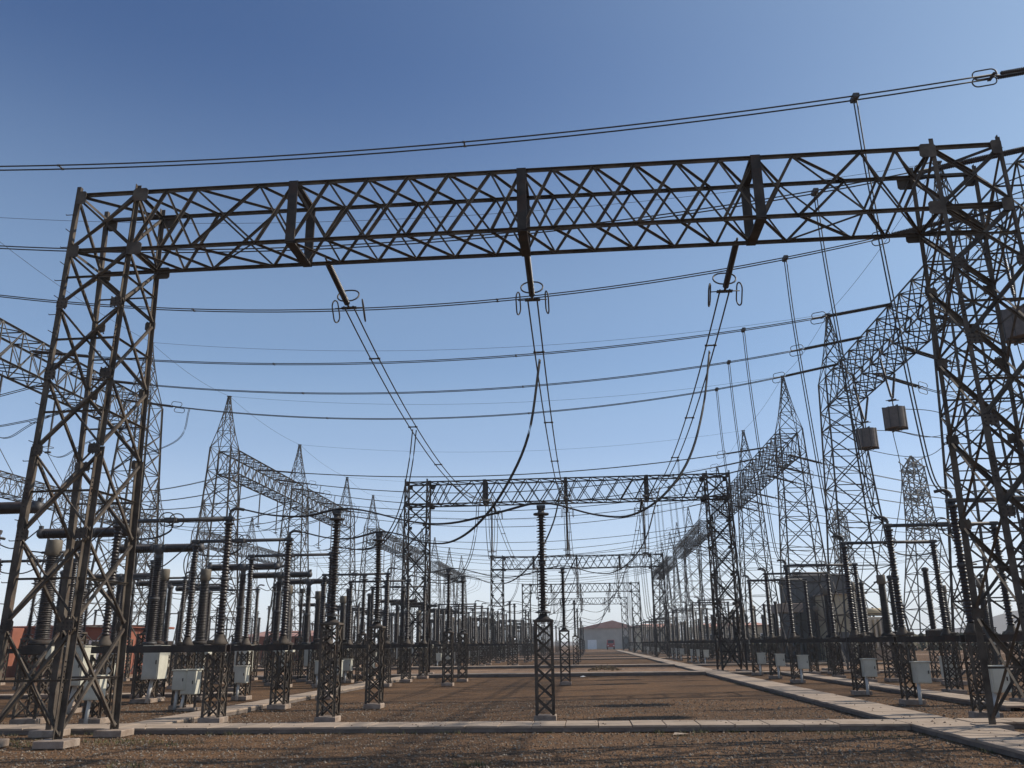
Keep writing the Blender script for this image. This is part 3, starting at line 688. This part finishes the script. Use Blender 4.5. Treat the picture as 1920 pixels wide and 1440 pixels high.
# flexible row conductors from the disconnectors over the posts up to the bus
def pair(pts, d, n_=10):
    c = bez(pts, n_); return [[p+V(d) for p in c], [p-V(d) for p in c]]
bayname = lambda b: ORD[b]
for b, Y0 in enumerate(BAYS):
    si = 0 if b < 2 else 1 if b < 4 else 2 if b < 6 else 3
    ya, yb = SPANS[si]; near = b < 4
    tp = lambda k, y: bus[(si, k)]((y-ya-.62)/(yb-.68-ya-.62))
    y1, y2, y3 = Y0, Y0+PH, Y0+2*PH
    R_ = .02 if near else .026
    t = tp(2, Y0+1.8)
    wire_thing('row_conductor', pair([(-8.1, y1, 4.77), (-7.4, y1, 4.62), (-6.6, y1, 4.58), (-5.83, y1, 4.72), (-5.2, y1, 4.68), (-4, y1, 4.38), (-3.1, y1, 4.33), (-2, y1, 4.55), (-1.3, y1, 4.72), (-1, y1, 4.74), (-.6, y1, 4.69), (.3, y1+.1, 4.45), (1.1, y1+.25, 4.45), (1.9, y1+.5, 4.95), (2.6, y1+.9, 5.9), (3.1, y1+1.4, 7.3), t+V((0, -.1, -.02))], (.012, .035, 0), 6), R_,
               f'sagging flexible conductor over two post insulators to the right bus, {bayname(b)} bay', 'conductor', 'row conductors')
    t = tp(1, Y0+1.75)
    wire_thing('row_conductor', pair([(-8.1, y2, 4.77), (-7.3, y2, 4.58), (-6.6, y2, 4.56), (-5.83, y2, 4.72), (-5.2, y2, 4.62), (-4.5, y2-.1, 4.38), (-3.7, y2-.4, 4.35), (-2.9, y2-.9, 4.75), (-2.1, y2-1.5, 5.6), (-1.4, y2-2.1, 6.9), t+V((0, .1, -.02))], (.012, .035, 0), 6), R_,
               f'flexible conductor swooping from a post insulator up to the centre bus, {bayname(b)} bay', 'conductor', 'row conductors')
    t = tp(0, y3-1.6)
    wire_thing('row_conductor', pair([(-8.1, y3, 4.77), (-7.4, y3, 4.7), (-6.7, y3-.2, 4.9), (-6.0, y3-.8, 5.8), (-5.6, y3-1.3, 7.2), t], (.05, .05, 0), 6), R_,
               f'short twin dropper from the left bus to a disconnector, {bayname(b)} bay', 'conductor', 'row conductors')
    for k in range(3):     # bonds between disconnector, current transformer and breaker on the left
        y = Y0+k*PH; dy = (-1.2, -1.0, -1.1)[k] if b == 0 else -2.3; r = ORD[b*3+k]
        m_ = [[p for p in bez([(-11.2, y, 4.6), (-11.55, y, 4.35), (-12.1, y, 3.9), (-12.45, y, 3.86)], 6)],
              [p for p in bez([(-13.05, y, 3.86), (-13.3, y+dy*.3, 3.95), (-13.1, y+dy*.8, 4.5), (-12.5, y+dy, 4.95)], 6)],
              [p for p in bez([(-15.3, y+dy, 4.95), (-15.9, y+dy*.8, 4.6), (-16.6, y+dy*.3, 4.45), (-17.4, y, 4.7)], 6)],
              [p for p in bez([(-20.1, y, 4.65), (-20.9, y, 4.2), (-21.8, y, 4.15), (-22.6, y, 4.4)], 6)]]
        wire_thing('equipment_jumper', m_, .018, f'bare jumpers linking breaker and transformer on the left, {r} row from the camera', 'conductor', 'equipment jumpers')
# overhead lines between the tall girder rows
LINE = {}
for b, Y0 in enumerate(BAYS):
    for k in range(3):
        Y = Y0+k*PH; idx = b*3+k; near = b < 4
        za, zb = 15.35, 15.9
        a, c = V((XL+.8, Y, za)), V((XR-.8, Y, zb)); s_ = (1.3, 1.9, 2.3, 1.55, 1.75, 2.0)[idx % 6]
        f = lambda t, a=a, c=c, s_=s_: a.lerp(c, t)-V((0, 0, 4*s_*t*(1-t)))
        LINE[idx] = f; L = c.x-a.x; t0, t1 = 3.25/L, 1-3.25/L
        place_string(S_LINE, a, f(t0), f'insulator string with rings at the left end of the {ORD[idx]} overhead crossing line', 'crossing line strings', near)
        place_string(S_LINE, c, f(t1), f'insulator string with rings at the right end of the {ORD[idx]} overhead crossing line', 'crossing line strings', near)
        pls = [[f(t0+(t1-t0)*i/28)+V((0, d, 0)) for i in range(29)] for d in (-.1, .1)]
        sps = [(f(t)+V((0, -.1, 0)), f(t)+V((0, .1, 0))) for t in ((.3, .58) if near else ())]
        wire_thing('overhead_line', pls, .02 if near else .026, f'twin overhead line crossing the yard, {ORD[idx]} from the camera', 'conductor', 'overhead lines crossing the yard', sps)
        # dropper to the right-hand disconnector, and to the left girder
        t = (7.4-a.x)/L; top = f(t)
        pls = [[p+V((d, 0, 0)) for p in bez([top, top+V((.05, 0, -2.5)), V((7.62, Y, 8.6)), V((7.75, Y, 6.3)), V((7.85, Y, 5.2)), V((8.0, Y, 4.8)), V((8.2, Y, 4.66))], 8)] for d in (-.04, .04)]
        cl = MB(); cl.box((0, 0, 0), (.16, .3, .16), ALU, .03)
        wire_thing('dropper', pls, .017 if near else .022, f'twin dropper from the {ORD[idx]} overhead line to a right-hand disconnector', 'conductor', 'line droppers on the right', extra=[('clamp', cl, top)])
        tt = f(t0+.02)
        pls = [[p+V((0, d, 0)) for p in bez([tt, tt+V((-.5, 0, -1.8)), V((XL+1.6, Y, 11.8)), V((XL+.3, Y, 11.1)), V((XL-1, Y, 11.6))], 8)] for d in (-.06, .06)]
        wire_thing('dropper', pls, .015, f'looping jumper at the left girder under the {ORD[idx]} overhead line', 'conductor', 'jumpers at the left girders')
        S_HANG.place((XL-.4, Y, ZG0), f'vertical insulator string hanging from the left girder row, {ORD[idx]} from the camera', 'insulator', 'strings hanging from the left girders', near)
        p_ = [[p for p in bez([(XL-.4, Y, 11.3), (XL+1.2, Y, 9.0), (XL+3.2, Y, 6.2), (-22.6, Y, 4.45)], 8)]]
        wire_thing('dropper', p_, .016, f'bare dropper from a hanging string to the left voltage transformer, {ORD[idx]} row', 'conductor', 'droppers on the left')
# shield wires between steeple tops
for i, y in enumerate(TY[:7]):
    pl = [sag((XL, y, ZTOP+.05), (XR, y, ZTOP+.05), 1.3, 24)]
    wire_thing('shield_wire', pl, .009, f'thin earth wire between steeple tops across the yard, {ORD[i]} from the camera', 'conductor', 'earth wires')
# line traps on V-strings under the right girder
TRAP = Proto('line_trap')
m = MB(); m.lathe([(.1, -.5), (.52, -.5), (.52, .5), (.1, .5)], TRAPM, 28, smooth=False); i = TRAP.part('winding', m)
for z in (-.53, .53):
    m = MB(); m.box((0, 0, z), (1.08, .07, .05), ALU); m.box((0, 0, z), (.07, 1.08, .05), ALU); TRAP.part('spider_frame', m, i)
for a in range(8):
    m = MB(); t = a*math.pi/4; m.bar((.525*math.cos(t), .525*math.sin(t), -.52), (.525*math.cos(t), .525*math.sin(t), .52), .03, ALU, (math.cos(t), math.sin(t), 0)); TRAP.part('winding_stay', m, i)
m = MB(); m.tube([(0, 0, .5), (0, 0, .85)], .03, ALU, 6); TRAP.part('hanger', m)
for j, (Y, lb) in enumerate(((24.3, 'nearest the camera, past the right picture edge'), (28.6, 'at the right picture edge'), (41.3, 'right-hand of the visible pair'), (45.6, 'left-hand of the visible pair'))):
    c = V((14.95 if j > 1 else 14.85, Y, 11.7))
    o = TRAP.place(c, f'grey-brown drum-shaped line trap hanging on strings, {lb}', 'line trap', 'line traps')
    for s_, top in ((-1, V((c.x-.75, Y-1.25, ZG0))), (1, V((c.x+.7, Y+1.1, ZG0)))):
        L = (top-c-V((0, 0, .85))).length
        pr = string_proto(L-.1, .06, False, 'support_insulator_string')
        place_string(pr, top, c+V((0, 0, .85)), f'{"near" if s_ < 0 else "far"} slanting string carrying the line trap {lb}', 'line trap strings')
    rg = link('arcing_ring', ring(c+V((0, 0, .9))-c, .3, .22, (1, 0, 0), (0, 1, .2), .015).mesh('arcing_ring'), o)
    pls = [bez([c+V((.5, 0, .45)), c+V((1.6, 0, .35)), c+V((3.2, 0, 0)), c+V((5, .3, .6)), c+V((7, .6, 2.6))], 6), bez([c+V((-.4, 0, -.5)), c+V((1.5, -.2, -1.0)), c+V((3.0, -.3, -1.0)), c+V((4.6, 0, .2))], 6), bez([c+V((-.2, 0, -.5)), c+V((-.1, 0, -3)), c+V((-.9, 0, -6)), V((13.7, Y, 4.4))], 6)]
    wire_thing('trap_jumper', pls, .018, f'jumpers of the line trap {lb}', 'conductor', 'line trap jumpers')
# outgoing lines to the right
for i, Y in enumerate((28.6, 37, 41.3, 45.6, 66.5, 70.8, 75.1, 83.5, 87.8, 92.1, 113, 117.3, 121.6, 130, 134.3, 138.6)):
    a = V((XR+.8, Y, 15.3)); c = V((62, Y+22, 15.5)); f = lambda t, a=a, c=c: a.lerp(c, t)-V((0, 0, 4*2.2*t*(1-t)))
    place_string(S_LINE, a, f(.07), f'insulator string on the outer face of the right girder, {ORD[i]} outgoing line', 'outgoing line strings', Y < 60)
    wire_thing('outgoing_line', [[f(.065+.935*j/20)+V((0, d, 0)) for j in range(21)] for d in (-.1, .1)], .02, f'twin outgoing line leaving the right girder towards the hills, {ORD[i]} from the camera', 'conductor', 'outgoing lines')
for b, Y0 in enumerate(BAYS[1:6]):
    for k in range(3):
        Y = Y0+k*PH; pl = [[p+V((0, d, 0)) for p in sag((XL-.8, Y, 15.2), (XLL+.8, Y, 15.2), 1.5, 16)] for d in (-.1, .1)]
        wire_thing('overhead_line', pl, .022, f'twin overhead line between the two left tower rows, {ORD[b*3+k]} from the camera', 'conductor', 'overhead lines over the outer left field')
        wire_thing('dropper', [bez([(-38, Y, 13.8), (-37.9, Y, 10), (-37.2, Y, 6.5), (-35.5, Y, 4.6)], 6)], .018, f'dropper in the outer left field, {ORD[b*3+k]} from the camera', 'conductor', 'droppers in the outer left field')
for X, nm in ((XL, 'left'), (XR, 'right')):
    for i, (a, c) in enumerate(zip(TY[:6], TY[1:7])):
        wire_thing('shield_wire', [sag((X, a, ZTOP+.05), (X, c, ZTOP+.05), .35, 10)], .01, f'thin earth wire along the {nm} tower row, {ORD[i]} span', 'conductor', 'earth wires along the tower rows')
# ================================================================== CONTROL CABINETS standing alone
def cubicle(loc, label, s_=(.4, .34, .62), zb=.42, pipe=True):
    p = Proto('control_cabinet'); a, b, h = s_
    m = MB(); m.box((0, 0, zb+h/2), s_, CAB, .012); m.box((0, 0, zb+h+.015), (a+.06, b+.06, .03), CAB, .006); p.part('housing', m)
    m = MB(); m.box((0, -b/2-.007, zb+h/2), (a-.07, .012, h-.08), CAB); m.box((a/2-.07, -b/2-.02, zb+h/2), (.02, .02, .09), STEELD); p.part('door', m)
    for sx in (-1, 1):
        m = MB(); m.ang((sx*(a/2-.04), 0, .05), (sx*(a/2-.04), 0, zb), .05, STEEL); p.part('leg', m)
    m = MB(); m.box((0, 0, .04), (a+.1, b+.1, .08), CONC, .01); p.part('plinth', m)
    if pipe: m = MB(); m.tube([(-a/2+.06, -.06, zb), (-a/2+.02, -.1, .02)], .04, PIPE, 8); p.part('conduit', m)
    p.place(loc, label, 'cabinet', 'control cabinets')
for i, (x, y, lb) in enumerate(((-10.85, 24.0, 'cream control cabinet on legs beside the slab path, left of the second disconnector'), 
        (-10.3, 36.4, 'cream control cabinet by the left side path, fourth row'), 
         (-15.6, 21.0, 'cream control cabinet at far left behind the near portal tower'),
         
         
        (11.4, 30.0, 'lone control cabinet with white conduit between the right-hand rows'))):
    cubicle((x, y, 0), lb)
# ================================================================== FAR TRANSMISSION TOWERS
def pylon(loc, H, wb, label):
    p = Proto('transmission_tower'); C4 = [(-1, -1), (1, -1), (1, 1), (-1, 1)]; br = MB()
    prof = [(0, wb/2), (H*.2, wb*.4), (H*.38, wb*.31), (H*.54, wb*.235), (H*.62, wb*.21), (H*.7, wb*.195), (H*.78, wb*.18), (H*.86, wb*.17), (H*.93, wb*.16), (H, .1)]
    for sx, sy_ in C4:
        m = MB()
        for (z0, h0), (z1, h1) in zip(prof, prof[1:]): m.ang((sx*h0, sy_*h0, z0), (sx*h1, sy_*h1, z1), .2, STEELG, (-sx, 0, 0))
        p.part('leg', m)
    for i, ((z0, h0), (z1, h1)) in enumerate(zip(prof, prof[1:])):
        for k in range(4):
            a, b = C4[k], C4[(k+1) % 4]; P = lambda c, z, h: V((c[0]*h, c[1]*h, z))
            br.bar(P(a, z0, h0), P(b, z1, h1), .13, STEELG); br.bar(P(b, z0, h0), P(a, z1, h1), .13, STEELG); br.bar(P(a, z1, h1), P(b, z1, h1), .1, STEELG)
            zm, hm = (z0+z1)/2, (h0+h1)/2
            br.bar(P(a, zm, hm), P(b, zm, hm), .08, STEELG)
    p.part('bracing', br, stuff=True)
    for z, L in ((H*.62, 5.5), (H*.78, 6.5), (H*.93, 5.2)):
        for s_ in (-1, 1):
            m = MB(); h = wb*.18; tip = V((s_*L*.35, s_*L, z))
            for sx in (-1, 1):
                for dz in (0, H*.05): m.bar((sx*h, s_*h, z+dz), tip, .13, STEELG)
                for t in (.25, .5, .75):
                    A = V((sx*h, s_*h, z)).lerp(tip, t); B = V((sx*h, s_*h, z+H*.05)).lerp(tip, t); m.bar(A, B, .08, STEELG)
                    if sx == 1: m.bar(A, V((-h, s_*h, z)).lerp(tip, t), .08, STEELG); m.bar(A, V((-h, s_*h, z)).lerp(tip, max(0, t-.25)), .08, STEELG)
            p.part('crossarm', m)
            m = MB(); m.lathe(sheds(2.6, .08, .15, .2), PORC, 8, tip, (0, 0, -1)); p.part('insulator_string', m)
    p.place(loc, label, 'transmission tower', 'transmission towers')
pylon((54.5, 146, 0), 30.8, 8.6, 'massive lattice transmission tower with cross-arms behind the right-hand equipment')
pylon((62, 217, 0), 32.5, 8.6, 'smaller, more distant transmission tower left of the massive one')
# ================================================================== BUILDINGS
def windows(p, par, face_pts):
    pass
o = link('warehouse', None, None, (5.5, 262, 0)); tag(o, 'far grey warehouse with low red gabled roof at the end of the aisle', 'building')
m = MB(); m.box((0, 10, 2.9), (16.5, 20, 5.8), GREYW); obj('wall', m, o)
m = MB(); m.add([(-8.8, -.5, 5.8), (8.8, -.5, 5.8), (1.5, -.5, 8.0), (-8.8, 20.5, 5.8), (8.8, 20.5, 5.8), (1.5, 20.5, 8.0)], [(0, 1, 2), (3, 5, 4), (0, 2, 5, 3), (2, 1, 4, 5), (0, 3, 4, 1)], ROOF); obj('roof', m, o)
m = MB(); m.box((-4.6, -.06, 1.3), (2.6, .12, 2.6), WHITE); obj('door', m, o)
m = MB(); m.box((5.2, -.05, 1.7), (2.2, .1, 3.4), DGREY); obj('door', m, o)
for x in (-8.28, 8.28):
    m = MB(); m.box((x, -.08, 2.9), (.4, .16, 5.8), GREYW); obj('pilaster', m, o)
m = MB(); m.box((0, -.12, 5.7), (17, .25, .22), GREYW); obj('cornice', m, o)
# terracotta control building at far left
o = link('control_building', None, None, (-40, 56, 0)); tag(o, 'low terracotta control building behind the near left portal tower', 'building')
m = MB(); m.box((0, 4, 1.5), (18, 8, 3.0), RED, .03); obj('wall', m, o)
for i, x in enumerate((-8, -4.4, -.8, 2.8, 6.4)):
    m = MB(); m.box((x, -.75, 1.51), (.9, 1.5, 3.02), RED, .03); obj('buttress', m, o)
    if i < 4:
        m = MB(); m.box((x+1.8, -.02, 1.7), (1.5, .1, 1.1), DGREY); f = obj('window', m, o)
        m = MB(); m.box((x+1.8, -.08, 1.7), (1.3, .03, .9), GLASS); obj('pane', m, f)
        m = MB(); m.box((x+1.8, -.12, 1.08), (1.7, .2, .08), CONC); obj('sill', m, f)
m = MB(); m.box((0, 4, 3.08), (18.6, 8.6, .16), RED, .03); obj('parapet', m, o)
m = MB(); m.box((7.9, -.05, 1.1), (.9, .1, 2.2), WHITE); obj('door', m, o)
def house(name, loc, w_, d_, h_, wallm, roofm, label, rr=1.0, wins=3):
    o = link(name, None, None, loc); tag(o, label, 'building')
    m = MB(); m.box((0, d_/2, h_/2), (w_, d_, h_), wallm); obj('wall', m, o)
    m = MB(); e = .4
    m.add([(-w_/2-e, -e, h_), (w_/2+e, -e, h_), (w_/2+e, d_+e, h_), (-w_/2-e, d_+e, h_), (-w_/2+1.5, d_/2, h_+rr), (w_/2-1.5, d_/2, h_+rr)], [(0, 1, 5, 4), (1, 2, 5), (2, 3, 4, 5), (3, 0, 4), (3, 2, 1, 0)], roofm); obj('roof', m, o)
    for i in range(wins):
        x = -w_/2+w_*(i+.5)/wins
        m = MB(); m.box((x, -.03, h_*.58), (1.2, .08, 1.1), WHITE); f = obj('window', m, o)
        m = MB(); m.box((x, -.08, h_*.58), (1.0, .03, .9), GLASS); obj('pane', m, f)
house('house', (-37.5, 106, 0), 9, 8, 2.9, RED, ROOF, 'small terracotta house with red roof far behind the left disconnectors', .7)
house('house', (24.5, 152, 0), 12, 10, 4.0, CREAM, ROOF, 'long cream house with red roof seen between the right-hand towers', .7, 4)
house('house', (16.5, 215, 0), 10, 10, 5.2, CREAM, ROOF, 'cream building right of the far warehouse', .8, 3)
house('house', (40.5, 165, 0), 10, 8, 3.6, CREAM, ROOF, 'cream house farther right behind the transformer', .7, 3)
# dark sheeted hall with a beige annexe and an open lean-to
o = link('switch_house', None, None, (19.1, 74, 0)); tag(o, 'dark grey boxy hall with beige annexe behind the right-hand disconnectors', 'building')
m = MB(); m.box((0, 3, 3.35), (4.3, 6, 6.7), DGREY); obj('wall', m, o)
m = MB(); m.box((0, 3, 6.76), (4.5, 6.2, .14), GREYW); obj('roof', m, o)
for i in range(7):
    m = MB(); m.box((-1.95+i*.65, -.03, 3.3), (.07, .05, 6.5), DGREY); obj('cladding_rib', m, o)
m = MB(); m.box((.75, -1.9, 2.5), (2.9, 3.4, 5.0), CREAM, .03); c_ = obj('annexe', m, o)
m = MB(); m.box((.75, -1.95, 5.06), (3.2, 3.8, .14), CONC, .02); obj('parapet', m, c_)
m = MB(); m.box((.2, -3.63, 1.1), (.95, .06, 2.2), DGREY); obj('door', m, c_)
m = MB(); m.box((1.4, -3.63, 3.3), (.9, .06, .9), GLASS); obj('window', m, c_)
m = MB(); m.box((-3.1, -.5, 4.1), (1.9, 3.0, .7), CONC, .03); c_ = obj('lean_to_roof', m, o)
for x in (-3.9, -2.4):
    for y in (-1.8, .8): m = MB(); m.box((x, y, 1.87), (.16, .16, 3.74), STEELD); obj('post', m, c_)
o = link('small_transformer', None, None, (23.2, 76, 0)); tag(o, 'small pale grey transformer right of the dark hall', 'transformer')
m = MB(); m.box((0, 0, 2.1), (2.0, 1.4, 2.6), GREYW, .04); obj('tank', m, o)
for i in range(5): m = MB(); m.box((-.8+i*.4, -.95, 2.1), (.16, .5, 2.2), GREYW, .02); obj('radiator', m, o)
m = MB(); m.lathe([(.05, -.9), (.3, -.86), (.32, .86), (.05, .9)], CREAM, 14, (.3, .1, 3.8), (1, 0, 0)); obj('conservator', m, o)
m = MB(); m.box((0, 0, .4), (2.6, 2.0, .8), CONC, .03); obj('plinth', m, o)
for i in range(3): m = MB(); m.lathe(sheds(.8, .07, .12, .08), PORC, 10, (-.6+i*.5, .3, 3.4)); obj('bushing', m, o)
# red truck parked at the end of the aisle
o = link('truck', None, None, (5.7, 238, 0)); tag(o, 'small red truck parked at the far end of the aisle', 'truck')
m = MB(); m.add([(-1, 0, .6), (1, 0, .6), (1, 2.1, .6), (-1, 2.1, .6), (-1, 0, 1.5), (1, 0, 1.5), (-.92, .35, 2.5), (.92, .35, 2.5), (1, 2.1, 2.5), (-1, 2.1, 2.5)],
                [(3, 2, 1, 0), (0, 1, 5, 4), (4, 5, 7, 6), (6, 7, 8, 9), (2, 3, 9, 8), (1, 2, 8, 7, 5), (3, 0, 4, 6, 9)], REDP); c_ = obj('cab', m, o)
m = MB(); m.add([(-.8, .02, 1.56), (.8, .02, 1.56), (.76, .3, 2.36), (-.76, .3, 2.36)], [(0, 1, 2, 3)], GLASS); obj('windscreen', m, c_)
m = MB(); m.box((0, 4.2, 1.0), (2.1, 4.0, .25), STEELD); m.box((-1.02, 4.2, 1.4), (.06, 4, .6), REDP); m.box((1.02, 4.2, 1.4), (.06, 4, .6), REDP); obj('bed', m, o)
for x in (-.9, .9):
    for y in (.8, 4.9):
        m = MB(); m.lathe([(.1, -.14), (.45, -.14), (.5, -.08), (.5, .08), (.45, .14), (.1, .14)], RUBBER, 14, (x, y, .5), (1, 0, 0)); obj('wheel', m, o)
    m = MB(); m.box((x*.8, -.02, 1.0), (.3, .05, .2), WHITE); obj('headlight', m, o)
# hills on the horizon
def hills(y, pts, name='hills'):
    m = MB(); vs = []; fs = []; N = len(pts)
    for j, (dy, k) in enumerate(((0, 0), (40, .55), (80, 1), (250, .35), (420, 0))):
        for (x, h) in pts: vs.append((x*.6+dy*.1, y*.6+dy+random.uniform(-5, 5), .6*h*k*random.uniform(.94, 1.06)-(2 if k == 0 else 0)))
    for j in range(4):
        for i in range(N-1): fs.append((j*N+i, j*N+i+1, (j+1)*N+i+1, (j+1)*N+i))
    m.add(vs, fs, HILLM, True); return struct(name, m)
hills(1400, [(420, 2), (500, 8), (560, 13), (600, 17), (640, 33), (680, 43), (720, 46), (770, 52), (830, 48), (900, 58), (1000, 40), (1150, 20), (1300, 3)])
hills(1900, [(-1900, 4), (-1500, 14), (-1100, 18), (-700, 12), (-300, 9), (0, 7), (250, 8), (600, 12), (1100, 16)])
# low boundary hedge, uncountable
hd = MB()
for i in range(1500):
    x = random.uniform(22, 130); y = 135+random.uniform(-3, 3)+(x-22)*.05; z = random.uniform(.1, 2.2); r = random.uniform(.3, .7)
    t = random.random()*6.28; u = V((math.cos(t), math.sin(t), random.uniform(-.5, .5)))*r; v = V((-math.sin(t)*.4, math.cos(t)*.4, .8))*r; c = V((x, y, z))
    hd.add([c-u, c+v, c+u, c-v], [(0, 1, 2, 3)], SCRUB)
h = obj('scrub_hedge', hd, stuff=True); tag(h, 'dark scrubby hedge along the right-hand yard boundary', 'hedge')
# ================================================================== HAZE
hz = bpy.data.materials.new('haze'); hz.use_nodes = True; hn = hz.node_tree; hn.nodes.clear()
ho = hn.nodes.new('ShaderNodeOutputMaterial'); hv = hn.nodes.new('ShaderNodeVolumePrincipled')
hv.inputs['Color'].default_value = (.88, .95, 1, 1); hv.inputs['Density'].default_value = .0004; hv.inputs['Anisotropy'].default_value = 0
hn.links.new(hv.outputs[0], ho.inputs['Volume'])
m = MB(); m.box((0, R/2-40, 18), (2*R+40, R+120, 38), hz); h = obj('haze', m, stuff=True); tag(h, 'thin pale haze filling the air over the yard', 'haze')
# ================================================================== SMALL GROUND THINGS
st = MB()
def stone_field(N, x0, x1, y0, y1, smin, smax, mats):
    mb = MB()
    for i in range(N):
        x = random.uniform(x0, x1); y = y0+(y1-y0)*random.random()**1.3; s_ = random.uniform(smin, smax)
        on = 17.5 < y < 18.7 or 5.8 < x < 7.05
        if y < 11.85 or (on and random.random() > .05): continue
        zz = .113 if on else -.006
        t = random.random()*6.28; c, sn = math.cos(t)*s_, math.sin(t)*s_; q = random.uniform(.5, 1)
        mb.add([(x+c, y+sn, zz), (x-sn*q, y+c*q, zz), (x-c, y-sn, zz), (x+sn*q, y-c*q, zz), (x+random.uniform(-.3, .3)*s_, y+random.uniform(-.3, .3)*s_, zz+s_*random.uniform(.5, .95))], [(0, 1, 4), (1, 2, 4), (2, 3, 4), (3, 0, 4)], random.choice(mats))
    return mb
G1 = mat('gravel_stone_brown', (.10, .062, .04), (.15, .095, .06), .9, 0, 9.)
G2 = mat('gravel_stone_grey', (.12, .095, .07), (.18, .145, .11), .9, 0, 9.)
G3 = mat('gravel_stone_pale', (.2, .165, .125), (.27, .22, .17), .9, 0, 9.)
sf = obj('gravel_stones', stone_field(34000, -14, 12, 11.8, 27, .012, .034, [G1, G1, G1, G1, G1, G1, G2, G2, G2, G3]), stuff=True)
tag(sf, 'loose brown gravel stones on the near ground', 'gravel')
gr = MB()
def tuft(cx, cy_, rad, N, h):
    for i in range(N):
        a = random.random()*6.28; r = rad*math.sqrt(random.random()); x = cx+r*math.cos(a)*1.6; y = cy_+r*math.sin(a)*.6; hh = h*random.uniform(.4, 1.1); t = random.random()*6.28
        dx, dy = math.cos(t)*.008, math.sin(t)*.008; lx, ly = random.uniform(-.05, .05), random.uniform(-.05, .05)
        gr.add([(x-dx, y-dy, -.03), (x+dx, y+dy, -.03), (x+lx, y+ly, hh)], [(0, 1, 2)], GRASSM if random.random() < .7 else WEED)
for c in ((-8.6, 16.3, .5, 260, .05), (-9.8, 15.6, .5, 200, .045), (-10.6, 16.2, .5, 160, .05), (4.6, 17.0, .45, 120, .07), (5.3, 16.4, .4, 90, .05), (-1.7, 12.9, .18, 60, .1), (-6.7, 12.9, .2, 60, .08), (1.5, 16.9, .4, 80, .05), (-7.9, 15.9, .7, 200, .04)): tuft(*c)
for i in range(70):
    x = random.uniform(-12, 5.5); tuft(x, 17.5-random.random()*.06, .06, random.randint(4, 14), random.uniform(.03, .09))
for i in range(40):
    y = random.uniform(12, 40); tuft(5.8-random.random()*.05, y, .05, random.randint(4, 12), random.uniform(.03, .09))
gg = obj('grass_tufts', gr, stuff=True); tag(gg, 'sparse green grass growing between the near gravel', 'grass')
m = MB()
for i in range(420):
    a = random.random()*6.28; r = random.random()**.5; x, y = r*math.cos(a)*1.0, r*math.sin(a)*.4; h_ = .3*(1-r*r)*random.uniform(.3, 1.1)+.02; t = random.random()*6.28
    m.add([(x-.03, y, h_), (x+.03, y+.02, h_+.03), (x+math.cos(t)*.12, y+math.sin(t)*.12, h_+random.uniform(-.05, .12))], [(0, 1, 2)], WEED)
wd_ = obj('dry_weed', m, loc=(.9, 55.2, 0)); tag(wd_, 'low heap of dry brown weeds lying on the far service road', 'weed')
for i, (x, y, s_, lb) in enumerate(((-.35, 45.5, .16, 'scrap of white litter on the gravel before the far kerb'), (1.6, 16.9, .16, 'pale flat chip of litter in front of the near walkway'))):
    m = MB(); m.add([(-s_, -s_*.4, .012), (s_*.8, -s_*.5, .03), (s_, s_*.4, .015), (-s_*.7, s_*.5, .04), (0, 0, .07 if i == 0 else .02)], [(0, 1, 4), (1, 2, 4), (2, 3, 4), (3, 0, 4)], WHITE if i == 0 else SLAB)
    tag(obj('litter', m, loc=(x, y, 0)), lb, 'litter')
